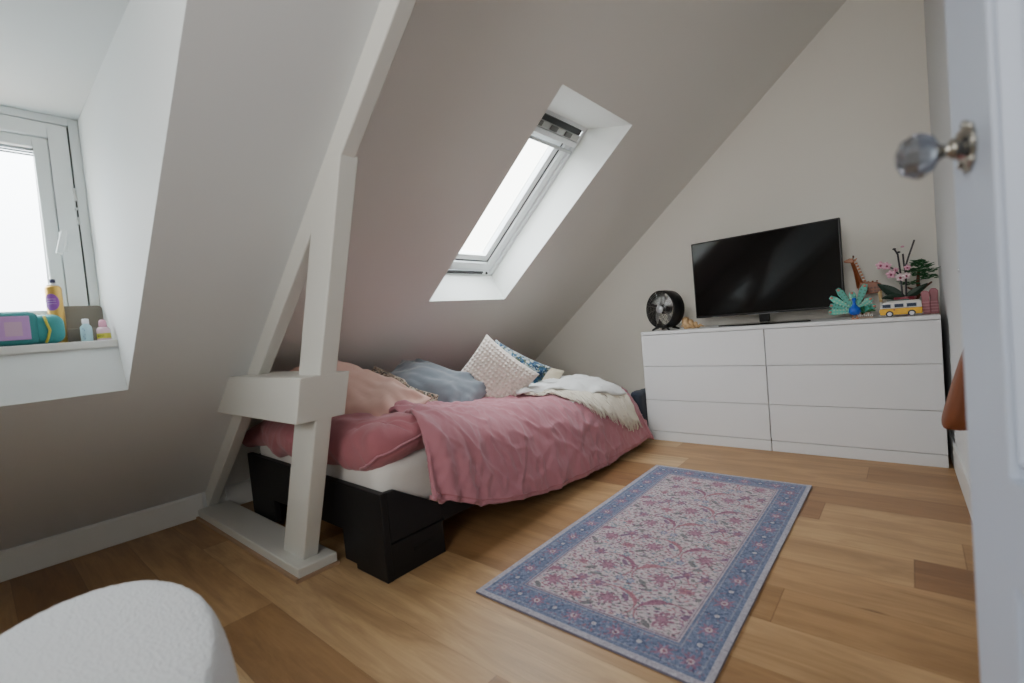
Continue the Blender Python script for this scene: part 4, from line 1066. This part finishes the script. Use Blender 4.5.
for (bx_, bz_, r_) in ((.0,.275,.040),(.040,.235,.046),(-.035,.175,.042),(.055,.200,.034),(.01,.290,.026),(.0,.22,.040),(.03,.26,.034),(-.015,.245,.034)):
    k = MB(); rr = random.Random(int(bx_*1000+bz_*100))
    for i in range(40):
        a = rr.uniform(0,2*pi); q = rr.random()**.5*r_; c_ = (nx0+bx_+q*cos(a), ny0-.01+q*.6*sin(a), DZ+bz_+rr.uniform(-.010,.010))
        k.ball(c_, (.008,.006,.003), 6)
        if i < 7: k.tube([c_, (c_[0]+.022*cos(a), c_[1], c_[2]+.006)], [.003,.001], 5)
    k.build('leaf_pad', greenb, bo)

# pink tall vases at the right
for (vx, vy, hh_, lab) in ((.056,3.34,.125,'rosy pink brick-built toy tower, left one of two beside camper van'), (.090,3.37,.135,'rosy pink brick-built toy tower, right one of two at the wall')):
    t_ = thing('toy_tower', lab, 'toy', (vx, vy, DZ), 'pink toy towers at the right end of the dresser')
    c_ = M_('brick_rose',(168,104,112))
    k = MB(); k.prism([(vx-.020,DZ),(vx+.020,DZ),(vx+.016,DZ+hh_*.62),(vx+.019,DZ+hh_*.9),(vx+.008,DZ+hh_),(vx-.010,DZ+hh_),(vx-.019,DZ+hh_*.9),(vx-.014,DZ+hh_*.62)], vy-.016, vy+.016); k.build('body', c_, t_, bevel=.004)
    k = MB(); 
    for q in range(4): k.box(vx-.0165,vx+.0165,vy-.018,vy-.0155,DZ+.012+q*.016,DZ+.018+q*.016)
    k.build('bands', M_('brick_light_rose',(196,130,138)), t_)

# ------------------------------------------------------------------ light
wd_ = bpy.data.worlds.new('World'); scene.world = wd_; wd_.use_nodes = True
bg = wd_.node_tree.nodes['Background']; bg.inputs[0].default_value = (.89,.955,1.0,1); bg.inputs[1].default_value = 1
wnt = wd_.node_tree; wtc = wnt.nodes.new('ShaderNodeTexCoord'); wsp = wnt.nodes.new('ShaderNodeSeparateXYZ'); wmr = wnt.nodes.new('ShaderNodeMapRange')
wnt.links.new(wtc.outputs['Generated'], wsp.inputs[0]); wnt.links.new(wsp.outputs[2], wmr.inputs['Value'])
wmr.inputs['From Min'].default_value = -.05; wmr.inputs['From Max'].default_value = .8; wmr.inputs['To Min'].default_value = 4.2; wmr.inputs['To Max'].default_value = 17
wnt.links.new(wmr.outputs['Result'], bg.inputs[1])
def area(name, loc, target, sx, sy, energy, col, portal=False, spread=180):
    l = bpy.data.lights.new(name, 'AREA'); l.shape = 'RECTANGLE'; l.size = sx; l.size_y = sy; l.energy = energy; l.color = col
    l.spread = radians(spread)
    if portal: l.cycles.is_portal = True
    o = bpy.data.objects.new(name, l); COL.objects.link(o); o.location = loc
    dv = Vector(target)-Vector(loc); o.rotation_euler = dv.to_track_quat('-Z', 'Y').to_euler(); return o
pc_ = SM @ Vector((LN/2, WD/2, .12))
sp_ = area('sky_portal_skylight', pc_, pc_-n_, LN*1.05, WD*1.1, 1, (1,1,1), True)
sp_.rotation_euler = Matrix(((a_.x,0,n_.x),(0,1,0),(a_.z,0,n_.z))).to_euler()
dp = area('sky_portal_dormer', (WX-.10, (DY0+DY1)/2, 1.47), (0, (DY0+DY1)/2, 1.47), 1.5, 1.0, 1, (1,1,1), True)
area('added_fill', (-.2, -1.2, 1.7), (-1.3, 3.4, 1.1), 1.0, 1.2, 10, (1,.98,.95), spread=95)  # unseen fill lamp added behind the camera to brighten the room

# ------------------------------------------------------------------ camera
yaw, pitch, roll = .7098, -.0384, -.09
fw = Vector((-sin(yaw)*cos(pitch), cos(yaw)*cos(pitch), sin(pitch))); r0 = Vector((cos(yaw), sin(yaw), 0)); u0 = r0.cross(fw)
r2 = r0*cos(roll)+u0*sin(roll); u2 = -r0*sin(roll)+u0*cos(roll)
cam = bpy.data.cameras.new('camera'); cam.sensor_width = 36; cam.lens = 467.7*36/1024; cam.clip_start = .01
cam.dof.use_dof = True; cam.dof.focus_distance = 2.9; cam.dof.aperture_fstop = 2.0
co_ = bpy.data.objects.new('camera', cam); COL.objects.link(co_)
co_.matrix_world = Matrix(((r2.x,u2.x,-fw.x,0),(r2.y,u2.y,-fw.y,0),(r2.z,u2.z,-fw.z,H),(0,0,0,1)))
scene.camera = co_
scene.view_settings.view_transform = 'AgX'
scene.view_settings.look = 'None'
scene.view_settings.exposure = .48
